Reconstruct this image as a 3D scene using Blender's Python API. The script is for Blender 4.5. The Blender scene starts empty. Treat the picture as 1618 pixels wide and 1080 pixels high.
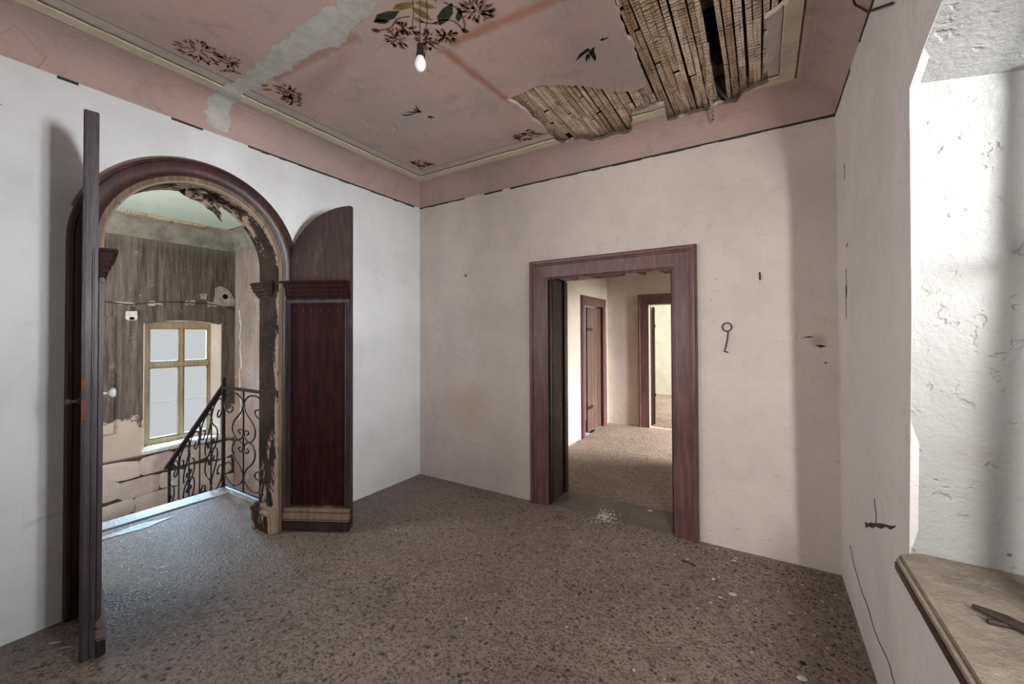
import bpy, bmesh, math, random
from mathutils import Vector, Matrix
S = bpy.context.scene
COL = S.collection
R_ = random.Random(11)
PI = math.pi
W, Y0 = 3.444, -5.2            # room: X 0..W, Y Y0..0 ; floor z=0

# ------------------------------------------------------------------ camera, world, lights, exposure
cam_d = bpy.data.cameras.new('camera'); cam = bpy.data.objects.new('camera', cam_d); COL.objects.link(cam)
F_PX = 641.29
cam_d.sensor_fit = 'HORIZONTAL'; cam_d.sensor_width = 36.0; cam_d.lens = F_PX / 1618 * 36.0
cam_d.shift_y = (519.7 - 540.0) / 1618.0
cam_d.clip_start = 0.02; cam_d.clip_end = 200
yaw, pitch, roll = 0.551469, 0.013021, -0.004162
Fv = Vector((-math.sin(yaw) * math.cos(pitch), math.cos(yaw) * math.cos(pitch), math.sin(pitch)))
Rv = Vector((math.cos(yaw), math.sin(yaw), 0)); Uv = Rv.cross(Fv)
R2 = Rv * math.cos(roll) + Uv * math.sin(roll); U2 = -Rv * math.sin(roll) + Uv * math.cos(roll)
M = Matrix((R2, U2, -Fv)).transposed().to_4x4(); M.translation = Vector((3.0505, -3.1178, 1.45))
cam.matrix_world = M
S.camera = cam
S.view_settings.view_transform = 'Standard'; S.view_settings.look = 'None'
S.view_settings.gamma = 1; S.view_settings.use_curve_mapping = False
S.view_settings.exposure = 0.0
try:
    S.cycles.use_denoising = True
    S.cycles.max_bounces = 10; S.cycles.diffuse_bounces = 6
    S.cycles.sample_clamp_indirect = 4.0
except Exception: pass

wd = bpy.data.worlds.new('overcast'); S.world = wd; wd.use_nodes = True
bg = wd.node_tree.nodes['Background']; bg.inputs[0].default_value = (0.60, 0.625, 0.655, 1); bg.inputs[1].default_value = 1.08

def area(name, loc, target, sx, sy, watts, color=(1, 1, 1), spread=180):
    d = bpy.data.lights.new(name, 'AREA'); d.shape = 'RECTANGLE'; d.size = sx; d.size_y = sy; d.energy = watts; d.color = color
    d.spread = math.radians(spread)
    o = bpy.data.objects.new(name, d); COL.objects.link(o); o.location = loc
    o.rotation_euler = (Vector(target) - Vector(loc)).to_track_quat('-Z', 'Y').to_euler()
    return o
area('daylight_window', (4.9, -2.3, 1.9), (0.0, -2.0, 2.4), 0.4, 0.9, 62, (0.985, 0.99, 1.0), 80)
area('added_band_lamp', (3.785, -3.40, 1.65), (2.2, 0.0, 0.8), 0.05, 1.1, 64, (1.0, 0.97, 0.95), 130)  # added narrow lamp, throws the bright band on the back wall
area('daylight_stair_window', (-4.7, -0.62, 2.25), (-1.5, -1.6, -0.3), 1.3, 0.9, 1000, (0.42, 0.70, 1.0))
area('added_stair_fill', (-1.75, -3.36, 1.7), (-1.9, -0.3, 2.3), 1.6, 1.5, 118, (1.0, 0.98, 0.95))  # added fill lamp inside the stairwell, no window behind it
area('daylight_passage', (5.4, 2.75, 1.95), (1.9, 2.75, 0.0), 0.6, 0.8, 105, (1.0, 0.96, 0.9), 70)
area('daylight_far_room', (4.6, 5.4, 1.7), (1.4, 5.6, 1.2), 1.2, 1.4, 150, (1.0, 0.99, 0.93))
area('added_rear_fill', (1.0, -5.32, 1.5), (1.9, -1.6, 2.9), 1.1, 1.3, 6, (1.0, 0.95, 0.91), 120)  # added fill lamp behind the camera, aimed up at the ceiling
area('added_rear_side_fill', (-0.1, -4.35, 1.6), (3.4, -1.0, 1.5), 0.9, 1.3, 23, (1.0, 0.95, 0.91), 100)  # added fill lamp behind the camera, brightens the right wall

# ------------------------------------------------------------------ material helpers
class NT:
    def __init__(s, name):
        s.m = bpy.data.materials.new(name); s.m.use_nodes = True; s.t = s.m.node_tree; s.t.nodes.clear()
        s.out = s.n('ShaderNodeOutputMaterial'); s.tc = s.n('ShaderNodeTexCoord')
        g = s.n('ShaderNodeNewGeometry'); s.pos = g.outputs['Position']; s.obj = s.tc.outputs['Object']
    def n(s, k, **kw):
        x = s.t.nodes.new(k)
        for a, b in kw.items(): setattr(x, a, b)
        return x
    def put(s, sock, val):
        if hasattr(val, 'is_linked') or isinstance(val, bpy.types.NodeSocket): s.t.links.new(val, sock)
        elif isinstance(val, (tuple, list)) and len(val) == 3 and sock.type == 'RGBA': sock.default_value = (*val, 1)
        else: sock.default_value = val
    def math(s, op, a, b=0.0, c=0.0, clamp=False):
        x = s.n('ShaderNodeMath', operation=op, use_clamp=clamp)
        s.put(x.inputs[0], a); s.put(x.inputs[1], b); s.put(x.inputs[2], c); return x.outputs[0]
    def mapp(s, vec, scale=(1, 1, 1), loc=(0, 0, 0)):
        x = s.n('ShaderNodeMapping'); s.put(x.inputs[0], vec); x.inputs['Scale'].default_value = scale; x.inputs['Location'].default_value = loc
        return x.outputs[0]
    def noise(s, scale, detail=4, rough=0.6, vec=None, dist=0.0):
        x = s.n('ShaderNodeTexNoise'); s.put(x.inputs['Vector'], vec if vec is not None else s.obj)
        x.inputs['Scale'].default_value = scale; x.inputs['Detail'].default_value = detail; x.inputs['Roughness'].default_value = rough; x.inputs['Distortion'].default_value = dist
        return x.outputs[0]
    def voro(s, scale, out='Distance', feat='F1', vec=None):
        x = s.n('ShaderNodeTexVoronoi', feature=feat); s.put(x.inputs['Vector'], vec if vec is not None else s.obj); x.inputs['Scale'].default_value = scale
        return x.outputs[out]
    def ramp(s, fac, pts, mode='LINEAR'):
        x = s.n('ShaderNodeValToRGB'); e = x.color_ramp; e.interpolation = mode
        while len(e.elements) < len(pts): e.elements.new(0.5)
        for q, (p, c) in zip(e.elements, pts): q.position = p; q.color = (*c, 1) if len(c) == 3 else c
        s.put(x.inputs[0], fac); return x.outputs[0]
    def mix(s, fac, a, b, mode='MIX'):
        x = s.n('ShaderNodeMix', data_type='RGBA', blend_type=mode); s.put(x.inputs[0], fac); s.put(x.inputs[6], a); s.put(x.inputs[7], b); return x.outputs[2]
    def step(s, v, lo, hi):
        x = s.n('ShaderNodeMapRange', interpolation_type='SMOOTHSTEP'); s.put(x.inputs[0], v); x.inputs[1].default_value = lo; x.inputs[2].default_value = hi
        return x.outputs[0]
    def xyz(s, vec=None):
        x = s.n('ShaderNodeSeparateXYZ'); s.put(x.inputs[0], vec if vec is not None else s.obj); return x.outputs
    def bump(s, h, strength=0.3, dist=0.01, nrm=None):
        x = s.n('ShaderNodeBump'); x.inputs['Strength'].default_value = strength; x.inputs['Distance'].default_value = dist; s.put(x.inputs['Height'], h)
        if nrm is not None: s.put(x.inputs['Normal'], nrm)
        return x.outputs[0]
    def end(s, color, rough=0.8, bump=None, spec=0.3, metal=0.0):
        p = s.n('ShaderNodeBsdfPrincipled'); s.put(p.inputs['Base Color'], color); s.put(p.inputs['Roughness'], rough)
        s.put(p.inputs['Specular IOR Level'], spec); p.inputs['Metallic'].default_value = metal
        if bump is not None: s.put(p.inputs['Normal'], bump)
        s.t.links.new(p.outputs[0], s.out.inputs[0]); return s.m

def plaster(name, base, dark=0.86, specks=0.6, stain=None, bump=0.5, yel=0.4):
    t = NT(name)
    c = t.mix(t.step(t.noise(1.6, 5, 0.65), 0.35, 0.7), base, tuple(x * dark for x in base))
    c = t.mix(t.math('MULTIPLY', t.step(t.noise(7, 6, 0.7), 0.52, 0.75), yel), c, (base[0] * 0.86, base[1] * 0.78, base[2] * 0.7))
    sp = t.math('MULTIPLY', t.math('LESS_THAN', t.voro(9), 0.05), t.step(t.noise(3, 2), 0.48, 0.6))
    c = t.mix(t.math('MULTIPLY', sp, specks), c, (0.16, 0.12, 0.1))
    cr = t.math('MULTIPLY', t.math('LESS_THAN', t.voro(4.5, 'Distance', 'DISTANCE_TO_EDGE', t.mix(0.12, t.obj, t.n('ShaderNodeTexNoise').outputs[1])), 0.006), t.step(t.noise(1.3, 2), 0.62, 0.68))
    c = t.mix(t.math('MULTIPLY', cr, 0.22), c, (0.3, 0.25, 0.21))
    if stain:
        for (px, py, pz, rad, col, amt) in stain:
            d = t.n('ShaderNodeVectorMath', operation='DISTANCE'); t.put(d.inputs[0], t.obj); d.inputs[1].default_value = (px, py, pz)
            f = t.math('SUBTRACT', d.outputs['Value'], t.math('MULTIPLY', t.noise(6, 4), rad * 0.8))
            c = t.mix(t.math('MULTIPLY', t.math('SUBTRACT', 1.0, t.step(f, -0.1 * rad, 0.8 * rad)), amt), c, col)
    h = t.math('ADD', t.math('MULTIPLY', t.noise(5, 5, 0.6), 1.0), t.math('MULTIPLY', t.noise(45, 6, 0.7), 0.35))
    h = t.math('ADD', h, t.math('MULTIPLY', t.step(t.noise(14, 3), 0.6, 0.68), -0.25))
    return t.end(c, 0.9, t.bump(h, bump, 0.03), 0.15)

m_wall_left = plaster('whitewash_cool', (0.68, 0.685, 0.695), bump=0.2)
m_wall_back = plaster('whitewash_warm', (0.64, 0.57, 0.525), stain=[(0.62, 0, 0.75, 0.28, (0.6, 0.42, 0.31), 0.5), (3.35, 0, 1.40, 0.05, (0.35, 0.25, 0.18), 0.6)])
m_wall_right = plaster('whitewash_grey', (0.74, 0.70, 0.68), specks=0.9, bump=0.5)
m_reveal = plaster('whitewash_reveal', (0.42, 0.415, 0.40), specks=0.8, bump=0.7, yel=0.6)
m_white = plaster('white_far_room', (0.82, 0.82, 0.74))

def mk_ceiling():
    t = NT('painted_pink_ceiling'); x, y, z = t.xyz()
    d = t.math('MINIMUM', t.math('MINIMUM', x, t.math('SUBTRACT', W, x)), t.math('MULTIPLY', y, -1.0))
    pink = (0.52, 0.375, 0.338); tan = (0.58, 0.51, 0.39); line = (0.11, 0.085, 0.06); grey = (0.47, 0.405, 0.37)
    base = t.mix(t.step(t.noise(2.2, 6, 0.65), 0.35, 0.68), pink, (0.46, 0.36, 0.33))
    base = t.mix(t.step(t.noise(0.9, 3, 0.6, t.mapp(t.obj, loc=(3, 1, 0))), 0.48, 0.75), base, (0.39, 0.335, 0.31))
    base = t.mix(t.math('MULTIPLY', t.step(t.noise(60, 5, 0.75), 0.5, 0.75), 0.35), base, (0.31, 0.22, 0.195))
    def seg(ax, ay, bx, by, w, amt, col, b):
        L2 = (bx - ax) ** 2 + (by - ay) ** 2
        px = t.math('SUBTRACT', x, ax); py = t.math('SUBTRACT', y, ay)
        h = t.math('DIVIDE', t.math('ADD', t.math('MULTIPLY', px, bx - ax), t.math('MULTIPLY', py, by - ay)), L2, clamp=True)
        ex = t.math('SUBTRACT', px, t.math('MULTIPLY', h, bx - ax)); ey = t.math('SUBTRACT', py, t.math('MULTIPLY', h, by - ay))
        dd = t.math('SQRT', t.math('ADD', t.math('MULTIPLY', ex, ex), t.math('MULTIPLY', ey, ey)))
        dd = t.math('ADD', dd, t.math('MULTIPLY', t.math('SUBTRACT', t.noise(14, 3), 0.5), 0.05))
        return t.mix(t.math('MULTIPLY', t.math('SUBTRACT', 1.0, t.step(dd, 0.0, w)), amt), b, col)
    base = seg(1.62, -1.49, 1.665, -0.9, 0.045, 0.85, (0.36, 0.155, 0.10), base)
    base = seg(1.70, -1.50, 2.45, -1.45, 0.05, 0.75, (0.38, 0.165, 0.10), base)
    base = seg(1.30, -1.79, 0.62, -1.83, 0.05, 0.7, (0.33, 0.17, 0.135), base)
    dn = t.math('ADD', d, t.math('MULTIPLY', t.math('SUBTRACT', t.noise(8, 3), 0.5), 0.006))
    c = t.ramp(t.math('MULTIPLY', dn, 2.0), [(0, (0, 0, 0)), (0.404, (1, 1, 1)), (0.76, (0, 0, 0))], 'CONSTANT')
    band = t.ramp(t.math('MULTIPLY', dn, 2.0), [(0, tan), (0.404, line), (0.422, tan), (0.575, line), (0.588, grey), (0.742, line), (0.752, grey)], 'CONSTANT')
    band = t.mix(t.math('MULTIPLY', t.step(t.noise(10, 5, 0.7), 0.45, 0.75), 0.5), band, (0.33, 0.28, 0.24))
    col = t.mix(c, base, band)
    blot = t.math('MULTIPLY', t.step(t.noise(5, 7, 0.75, None, 0.5), 0.5, 0.68), 0.6)
    col = t.mix(blot, col, t.mix(0.5, col, (0.22, 0.17, 0.155)))
    spk = t.math('MULTIPLY', t.math('GREATER_THAN', t.noise(85, 3, 0.8), 0.66), 0.45)
    col = t.mix(spk, col, (0.2, 0.14, 0.12))
    wn = t.n('ShaderNodeTexNoise'); t.put(wn.inputs['Vector'], t.obj); wn.inputs['Scale'].default_value = 3
    ck = t.math('MULTIPLY', t.math('LESS_THAN', t.voro(2.1, 'Distance', 'DISTANCE_TO_EDGE', t.mix(0.10, t.obj, wn.outputs[1])), 0.004), t.step(t.noise(1.7, 2, 0.5, t.mapp(t.obj, loc=(7, 2, 0))), 0.55, 0.6))
    col = t.mix(t.math('MULTIPLY', ck, 0.35), col, (0.16, 0.09, 0.075))
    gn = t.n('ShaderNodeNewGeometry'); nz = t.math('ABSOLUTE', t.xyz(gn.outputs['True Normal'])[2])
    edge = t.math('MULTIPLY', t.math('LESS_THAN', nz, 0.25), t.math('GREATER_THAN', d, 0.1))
    col = t.mix(edge, col, t.mix(t.math('MULTIPLY', t.step(y, -0.5, -0.3), t.step(t.noise(9, 4), 0.3, 0.5)), (0.62, 0.56, 0.48), (0.15, 0.105, 0.075)))  # back rim of the hole: dirt and underside shade put into the colour
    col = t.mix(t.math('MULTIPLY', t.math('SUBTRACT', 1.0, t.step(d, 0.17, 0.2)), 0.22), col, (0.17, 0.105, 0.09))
    h = t.math('ADD', t.noise(9, 5, 0.6), t.math('MULTIPLY', t.noise(70, 4), 0.3))
    return t.end(col, 0.9, t.bump(h, 0.25, 0.012), 0.12)
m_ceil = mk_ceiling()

def mk_floor(name='dirty_terrazzo', light=1.0, gloss=True):
    t = NT(name)
    warp = t.mix(0.02, t.obj, t.n('ShaderNodeTexNoise').outputs[1])
    vc = t.voro(62, 'Color'); vd = t.voro(62, 'Distance'); v2 = t.voro(135, 'Color')
    k = t.xyz(vc)[0]; k2 = t.xyz(v2)[1]
    b = [x * light for x in (0.228, 0.180, 0.150)]
    c = t.mix(t.step(t.noise(1.4, 5, 0.65), 0.3, 0.7), tuple(b), tuple(x * 1.35 for x in b))
    peb = t.ramp(k, [(0, (0.028, 0.026, 0.026)), (0.3, (0.07, 0.055, 0.048)), (0.62, (0.14, 0.105, 0.085)), (0.9, (0.24, 0.19, 0.155)), (1, (0.33, 0.28, 0.24))])
    c = t.mix(t.math('MULTIPLY', t.math('LESS_THAN', vd, 0.42), 0.55), c, peb)
    c = t.mix(t.math('MULTIPLY', t.math('LESS_THAN', k2, 0.13), 0.6), c, (0.045, 0.036, 0.032))
    c = t.mix(t.math('MULTIPLY', t.step(t.noise(7, 5, 0.7, t.mapp(t.obj, loc=(4, 4, 0))), 0.55, 0.7), 0.4), c, (0.24, 0.15, 0.13))
    c = t.mix(t.math('MULTIPLY', t.step(t.noise(2.5, 6, 0.75, t.mapp(t.obj, loc=(1, 9, 0))), 0.55, 0.7), 0.45), c, (0.07, 0.054, 0.046))
    c = t.mix(t.math('MULTIPLY', t.math('GREATER_THAN', k2, 0.95), 0.6), c, (0.34, 0.28, 0.24))
    c = t.mix(t.math('MULTIPLY', t.step(t.noise(3.2, 6, 0.7), 0.5, 0.72), 0.55), c, tuple(x * 0.95 for x in (0.155, 0.125, 0.105)))
    v3 = t.xyz(t.voro(34, 'Color'))[2]; d3 = t.voro(34, 'Distance')
    c = t.mix(t.math('MULTIPLY', t.math('MULTIPLY', t.math('LESS_THAN', d3, 0.33), t.math('LESS_THAN', v3, 0.10)), 0.75), c, (0.035, 0.031, 0.03))
    c = t.mix(t.math('MULTIPLY', t.math('MULTIPLY', t.math('LESS_THAN', d3, 0.28), t.math('GREATER_THAN', v3, 0.92)), 0.6), c, (0.36, 0.31, 0.27))
    c = t.mix(t.math('MULTIPLY', t.step(t.noise(26, 5, 0.75), 0.5, 0.66), 0.5), c, tuple(x * 1.75 for x in b))
    c = t.mix(t.math('MULTIPLY', t.step(t.noise(19, 5, 0.75, t.mapp(t.obj, loc=(3, 5, 0))), 0.54, 0.68), 0.55), c, tuple(x * 0.4 for x in b))
    h = t.math('ADD', t.math('MULTIPLY', t.step(vd, 0.15, 0.6), -1.1), t.math('MULTIPLY', t.noise(120, 4), 0.4))
    h = t.math('ADD', h, t.math('MULTIPLY', t.noise(6, 4), 0.8))
    x, y, z = t.xyz()
    worn = t.step(x, 0.75, -0.2)                       # trodden, polished at the stair door
    r = t.math('ADD', 0.62, t.math('MULTIPLY', t.noise(20, 3), 0.2))
    shine = t.math('MULTIPLY', worn, t.math('SUBTRACT', 1.0, t.step(vd, 0.3, 0.55)))
    r = t.math('SUBTRACT', r, t.math('ADD', t.math('MULTIPLY', shine, 0.44), t.math('MULTIPLY', worn, 0.06))) if gloss else r
    sp = t.math('ADD', 0.35, t.math('MULTIPLY', shine, 0.65)) if gloss else 0.35
    c = t.mix(t.math('MULTIPLY', worn, 0.35), c, (0.07, 0.066, 0.066)) if gloss else c
    return t.end(c, r, t.bump(h, 0.45, 0.012), sp)
m_floor = mk_floor()
m_floor_far = mk_floor('pale_screed', 2.2, False)

def mk_stone(name, base, rough=0.6, spec=0.4, obj_rand=0.0):
    t = NT(name)
    c = t.mix(t.step(t.noise(4, 6, 0.7), 0.3, 0.7), base, tuple(x * 0.6 for x in base))
    c = t.mix(t.math('MULTIPLY', t.step(t.noise(30, 5, 0.75), 0.45, 0.75), 0.5), c, tuple(x * 1.4 for x in base))
    if obj_rand:
        o = t.n('ShaderNodeObjectInfo'); rr = o.outputs['Random']
        c = t.mix(obj_rand, c, t.ramp(rr, [(0, (0.62, 0.52, 0.42)), (0.35, (0.36, 0.27, 0.25)), (0.5, (0.66, 0.56, 0.46)), (0.8, (0.5, 0.36, 0.32)), (1, (0.60, 0.5, 0.42))]))
    h = t.math('ADD', t.noise(12, 6, 0.7), t.math('MULTIPLY', t.noise(60, 4), 0.4))
    return t.end(c, rough, t.bump(h, 0.5, 0.02), spec)
m_kerb = mk_stone('grey_stone', (0.34, 0.34, 0.34), 0.35, 0.5)
m_thresh = mk_stone('threshold_stone', (0.17, 0.145, 0.125), 0.6, 0.3)
m_rubble = mk_stone('rubble_stone', (0.74, 0.63, 0.54), 0.9, 0.1, 0.55)
m_mortar = mk_stone('mortar', (0.30, 0.25, 0.21), 0.95, 0.1)
m_sill = mk_stone('dusty_sill', (0.33, 0.275, 0.22), 0.8, 0.2)

def mk_wood(name, base, light, streak=0.5, rough=0.42, bump=0.3, grain=(18, 18, 1.6), wear=(0.3, 0.2, 0.13), wear_amt=0.3, spec=0.5):
    t = NT(name)
    v = t.mapp(t.obj, grain); n1 = t.noise(2.2, 6, 0.65, v, 0.4); n2 = t.noise(3.0, 5, 0.7)
    c = t.mix(t.step(n1, 0.35, 0.7), base, light)
    c = t.mix(t.math('MULTIPLY', t.step(t.noise(5, 5, 0.7, t.mapp(t.obj, (1, 1, 0.35))), 0.52, 0.72), wear_amt), c, wear)
    c = t.mix(t.math('MULTIPLY', t.math('GREATER_THAN', t.noise(70, 3, 0.8), 0.69), 0.5), c, tuple(min(1, x * 1.8) for x in wear))
    r = t.math('ADD', rough, t.math('MULTIPLY', n2, 0.25))
    return t.end(c, r, t.bump(t.math('ADD', n1, t.math('MULTIPLY', t.noise(30, 4), 0.4)), bump, 0.006), spec)
m_wood = mk_wood('dark_mahogany_paint', (0.011, 0.003, 0.003), (0.03, 0.007, 0.006), rough=0.42, wear=(0.05, 0.022, 0.02), wear_amt=0.3, spec=0.12)
m_wood_red = mk_wood('red_brown_paint', (0.022, 0.009, 0.010), (0.055, 0.018, 0.014), rough=0.3, wear=(0.14, 0.04, 0.02), wear_amt=0.45)
m_wood_frame = mk_wood('plum_brown_gloss', (0.08, 0.038, 0.037), (0.15, 0.074, 0.07), rough=0.26, wear=(0.17, 0.1, 0.085), wear_amt=0.35)
m_wood_worn = mk_wood('worn_brown_board', (0.028, 0.015, 0.013), (0.055, 0.030, 0.025), rough=0.5, wear=(0.22, 0.13, 0.09), wear_amt=0.5)
m_wood_edge = mk_wood('grey_worn_edge', (0.03, 0.021, 0.025), (0.065, 0.048, 0.055), rough=0.32, wear=(0.12, 0.095, 0.1), wear_amt=0.4)
m_wood_tan = mk_wood('tan_worn_moulding', (0.14, 0.09, 0.065), (0.24, 0.16, 0.115), rough=0.5)
m_wood_black = mk_wood('black_brown', (0.012, 0.006, 0.006), (0.03, 0.015, 0.013), rough=0.35, wear=(0.09, 0.06, 0.05), wear_amt=0.2)
m_sash = mk_wood('bare_tan_sash', (0.33, 0.25, 0.155), (0.46, 0.36, 0.23), rough=0.7, wear=(0.2, 0.15, 0.09), wear_amt=0.5, spec=0.2)
m_door_far = mk_wood('brown_plank_door', (0.07, 0.035, 0.027), (0.14, 0.075, 0.055), rough=0.5, wear=(0.2, 0.12, 0.09), wear_amt=0.3)

def mk_lath():
    t = NT('lath_wood'); o = t.n('ShaderNodeObjectInfo'); rr = o.outputs['Random']
    c = t.ramp(rr, [(0, (0.50, 0.38, 0.28)), (0.3, (0.66, 0.53, 0.41)), (0.6, (0.80, 0.67, 0.54)), (0.85, (0.46, 0.31, 0.20)), (1, (0.72, 0.60, 0.49))])
    g = t.noise(4, 5, 0.7, t.mapp(t.obj, (22, 1.2, 22)))
    c = t.mix(t.math('MULTIPLY', t.step(g, 0.42, 0.66), 0.75), c, (0.17, 0.11, 0.07))
    c = t.mix(t.math('MULTIPLY', t.step(t.noise(7, 6, 0.75), 0.52, 0.68), 0.6), c, (0.22, 0.14, 0.085))
    c = t.mix(t.math('MULTIPLY', t.math('GREATER_THAN', t.noise(55, 3, 0.8), 0.65), 0.6), c, (0.05, 0.03, 0.02))
    wv = t.n('ShaderNodeTexWave', wave_type='BANDS', bands_direction='Y'); t.put(wv.inputs[0], t.obj); wv.inputs['Scale'].default_value = 13; wv.inputs['Distortion'].default_value = 9; wv.inputs['Detail'].default_value = 4
    reed = t.math('MULTIPLY', t.step(wv.outputs[1], 0.78, 0.9), t.step(t.noise(4, 3), 0.46, 0.6))
    c = t.mix(t.math('MULTIPLY', reed, 0.85), c, (0.05, 0.03, 0.02))
    return t.end(c, 0.85, t.bump(t.math('ADD', g, wv.outputs[1]), 0.5, 0.006), 0.1)
m_lath = mk_lath()

def mk_flake():
    t = NT('flaking_jamb_paint')
    v = t.mapp(t.obj, (1, 1, 0.45))
    n = t.noise(9, 8, 0.75, v, 0.3); x, y, z = t.xyz()
    c = t.mix(t.step(t.noise(4, 4), 0.4, 0.6), (0.016, 0.010, 0.008), (0.038, 0.022, 0.017))
    thr = t.math('ADD', n, t.math('MULTIPLY', t.step(z, 0.75, 0.2), 0.085))
    thr = t.math('ADD', thr, t.math('MULTIPLY', t.step(z, 2.0, 2.4), 0.13))
    thr = t.math('ADD', thr, t.math('MULTIPLY', t.step(x, -0.045, 0.0), 0.15))
    c = t.mix(t.math('GREATER_THAN', thr, 0.625), c, t.mix(t.noise(16, 3), (0.23, 0.155, 0.1), (0.36, 0.29, 0.24)))
    c = t.mix(t.math('MULTIPLY', t.math('GREATER_THAN', t.noise(40, 4, 0.8), 0.66), 0.8), c, (0.4, 0.3, 0.22))
    return t.end(c, 0.7, t.bump(n, 0.8, 0.02), 0.1)
m_flake = mk_flake()

def mk_soot():
    t = NT('sooty_stair_plaster'); x, y, z = t.xyz()
    st = t.noise(3.2, 6, 0.7, t.mapp(t.obj, (1, 7, 0.5)))
    c = t.mix(t.step(st, 0.3, 0.72), (0.055, 0.042, 0.036), (0.19, 0.15, 0.128))
    c = t.mix(t.math('MULTIPLY', t.step(t.noise(6, 6, 0.75), 0.58, 0.72), 0.6), c, (0.30, 0.25, 0.21))
    pale = t.mix(t.noise(5, 5), (0.60, 0.50, 0.41), (0.45, 0.36, 0.30))
    edge = t.math('ADD', z, t.math('MULTIPLY', t.math('SUBTRACT', t.noise(2.6, 6, 0.7), 0.5), 1.0))
    c = t.mix(t.math('SUBTRACT', 1.0, t.step(edge, 0.42, 0.47)), c, pale)
    c = t.mix(t.step(z, 0.04, 0.0), c, (0.075, 0.058, 0.047))
    c = t.mix(t.math('MULTIPLY', t.step(z, 2.5, 2.75), 0.6), c, (0.27, 0.25, 0.21))
    c = t.mix(t.math('MULTIPLY', t.math('GREATER_THAN', t.noise(24, 3, 0.7), 0.71), 0.8), c, (0.48, 0.42, 0.36))
    h = t.math('ADD', t.noise(7, 6, 0.7), t.math('MULTIPLY', t.noise(50, 4), 0.3))
    return t.end(c, 0.9, t.bump(h, 0.5, 0.03), 0.15)
m_soot = mk_soot()
def mk_pinkwall():
    t = NT('stained_stair_plaster'); x, y, z = t.xyz()
    c = t.mix(t.step(t.noise(2.5, 6, 0.7, t.mapp(t.obj, (2, 2, 0.7))), 0.3, 0.7), (0.42, 0.34, 0.30), (0.26, 0.21, 0.185))
    c = t.mix(t.math('MULTIPLY', t.math('MULTIPLY', t.step(t.noise(4, 5, 0.7), 0.42, 0.6), t.step(z, 1.4, 0.9)), 0.55), c, (0.44, 0.25, 0.2))
    c = t.mix(t.math('MULTIPLY', t.step(t.noise(9, 6, 0.75), 0.6, 0.66), 0.7), c, (0.62, 0.57, 0.53))
    h = t.math('ADD', t.noise(7, 6, 0.7), t.math('MULTIPLY', t.noise(50, 4), 0.3))
    return t.end(c, 0.9, t.bump(h, 0.5, 0.03), 0.15)
m_pinkwall = mk_pinkwall()
def mk_green():
    t = NT('pale_green_limewash')
    c = t.mix(t.step(t.noise(3, 6, 0.7), 0.35, 0.7), (0.58, 0.69, 0.60), (0.50, 0.62, 0.53))
    c = t.mix(t.math('MULTIPLY', t.step(t.noise(10, 6, 0.75), 0.55, 0.68), 0.6), c, (0.68, 0.72, 0.66))
    return t.end(c, 0.9, t.bump(t.noise(12, 5), 0.3, 0.01), 0.1)
m_green = mk_green()

def flat(name, col, rough=0.7, metal=0.0, spec=0.4, nz=0.25, sc=20):
    t = NT(name); c = t.mix(t.step(t.noise(sc, 5, 0.7), 0.35, 0.7), col, tuple(x * (1 - nz) for x in col))
    return t.end(c, rough, t.bump(t.noise(sc * 3, 4), 0.15, 0.004), spec, metal)
m_iron = flat('black_iron', (0.03, 0.022, 0.024), 0.45, 0.5)
m_rust = flat('rusty_iron', (0.06, 0.04, 0.032), 0.7, 0.3, nz=0.5)
m_patch = flat('grey_repair_plaster', (0.50, 0.485, 0.445), 0.95, spec=0.1, nz=0.22, sc=14)
m_chip = flat('plaster_chip', (0.58, 0.53, 0.47), 0.9, spec=0.1)
m_dirt = flat('dark_grit', (0.05, 0.038, 0.032), 0.95, spec=0.1, nz=0.5)
m_line = flat('dark_painted_line', (0.028, 0.028, 0.026), 0.7)
m_void = flat('dark_void', (0.012, 0.009, 0.008), 0.95, spec=0.0)
m_joist = flat('old_joist', (0.10, 0.065, 0.045), 0.9, spec=0.1, nz=0.6)
m_porc = flat('white_porcelain', (0.75, 0.77, 0.78), 0.15, spec=0.6, nz=0.04)
m_bulb = flat('opal_bulb', (0.86, 0.86, 0.87), 0.2, spec=0.5, nz=0.02)
m_bake = flat('dark_bakelite', (0.02, 0.014, 0.013), 0.35)
m_orange = flat('red_lead_primer', (0.22, 0.065, 0.04), 0.8, spec=0.2, nz=0.4)
m_rose = flat('stencil_red', (0.30, 0.135, 0.11), 0.9, spec=0.1, nz=0.35, sc=40)
m_brown = flat('stencil_brown', (0.20, 0.13, 0.085), 0.9, spec=0.1, nz=0.35, sc=40)
m_olive = flat('stencil_olive', (0.25, 0.19, 0.07), 0.9, spec=0.1, nz=0.35, sc=30)
m_dkgreen = flat('stencil_green', (0.045, 0.055, 0.035), 0.9, spec=0.1, nz=0.4, sc=30)
m_bird = flat('swallow_black', (0.016, 0.017, 0.015), 0.9, spec=0.1)
m_cabl = flat('cable_grey', (0.05, 0.045, 0.045), 0.6)
m_pale = flat('pale_edge', (0.55, 0.60, 0.56), 0.6, nz=0.2)
def mk_glass():
    t = NT('window_glass'); a = t.n('ShaderNodeBsdfTransparent'); a.inputs[0].default_value = (0.96, 0.97, 0.97, 1)
    g = t.n('ShaderNodeBsdfGlossy'); g.inputs['Roughness'].default_value = 0.03
    mx = t.n('ShaderNodeMixShader'); mx.inputs[0].default_value = 0.06
    t.t.links.new(a.outputs[0], mx.inputs[1]); t.t.links.new(g.outputs[0], mx.inputs[2]); t.t.links.new(mx.outputs[0], t.out.inputs[0]); return t.m
m_glass = mk_glass()

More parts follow.
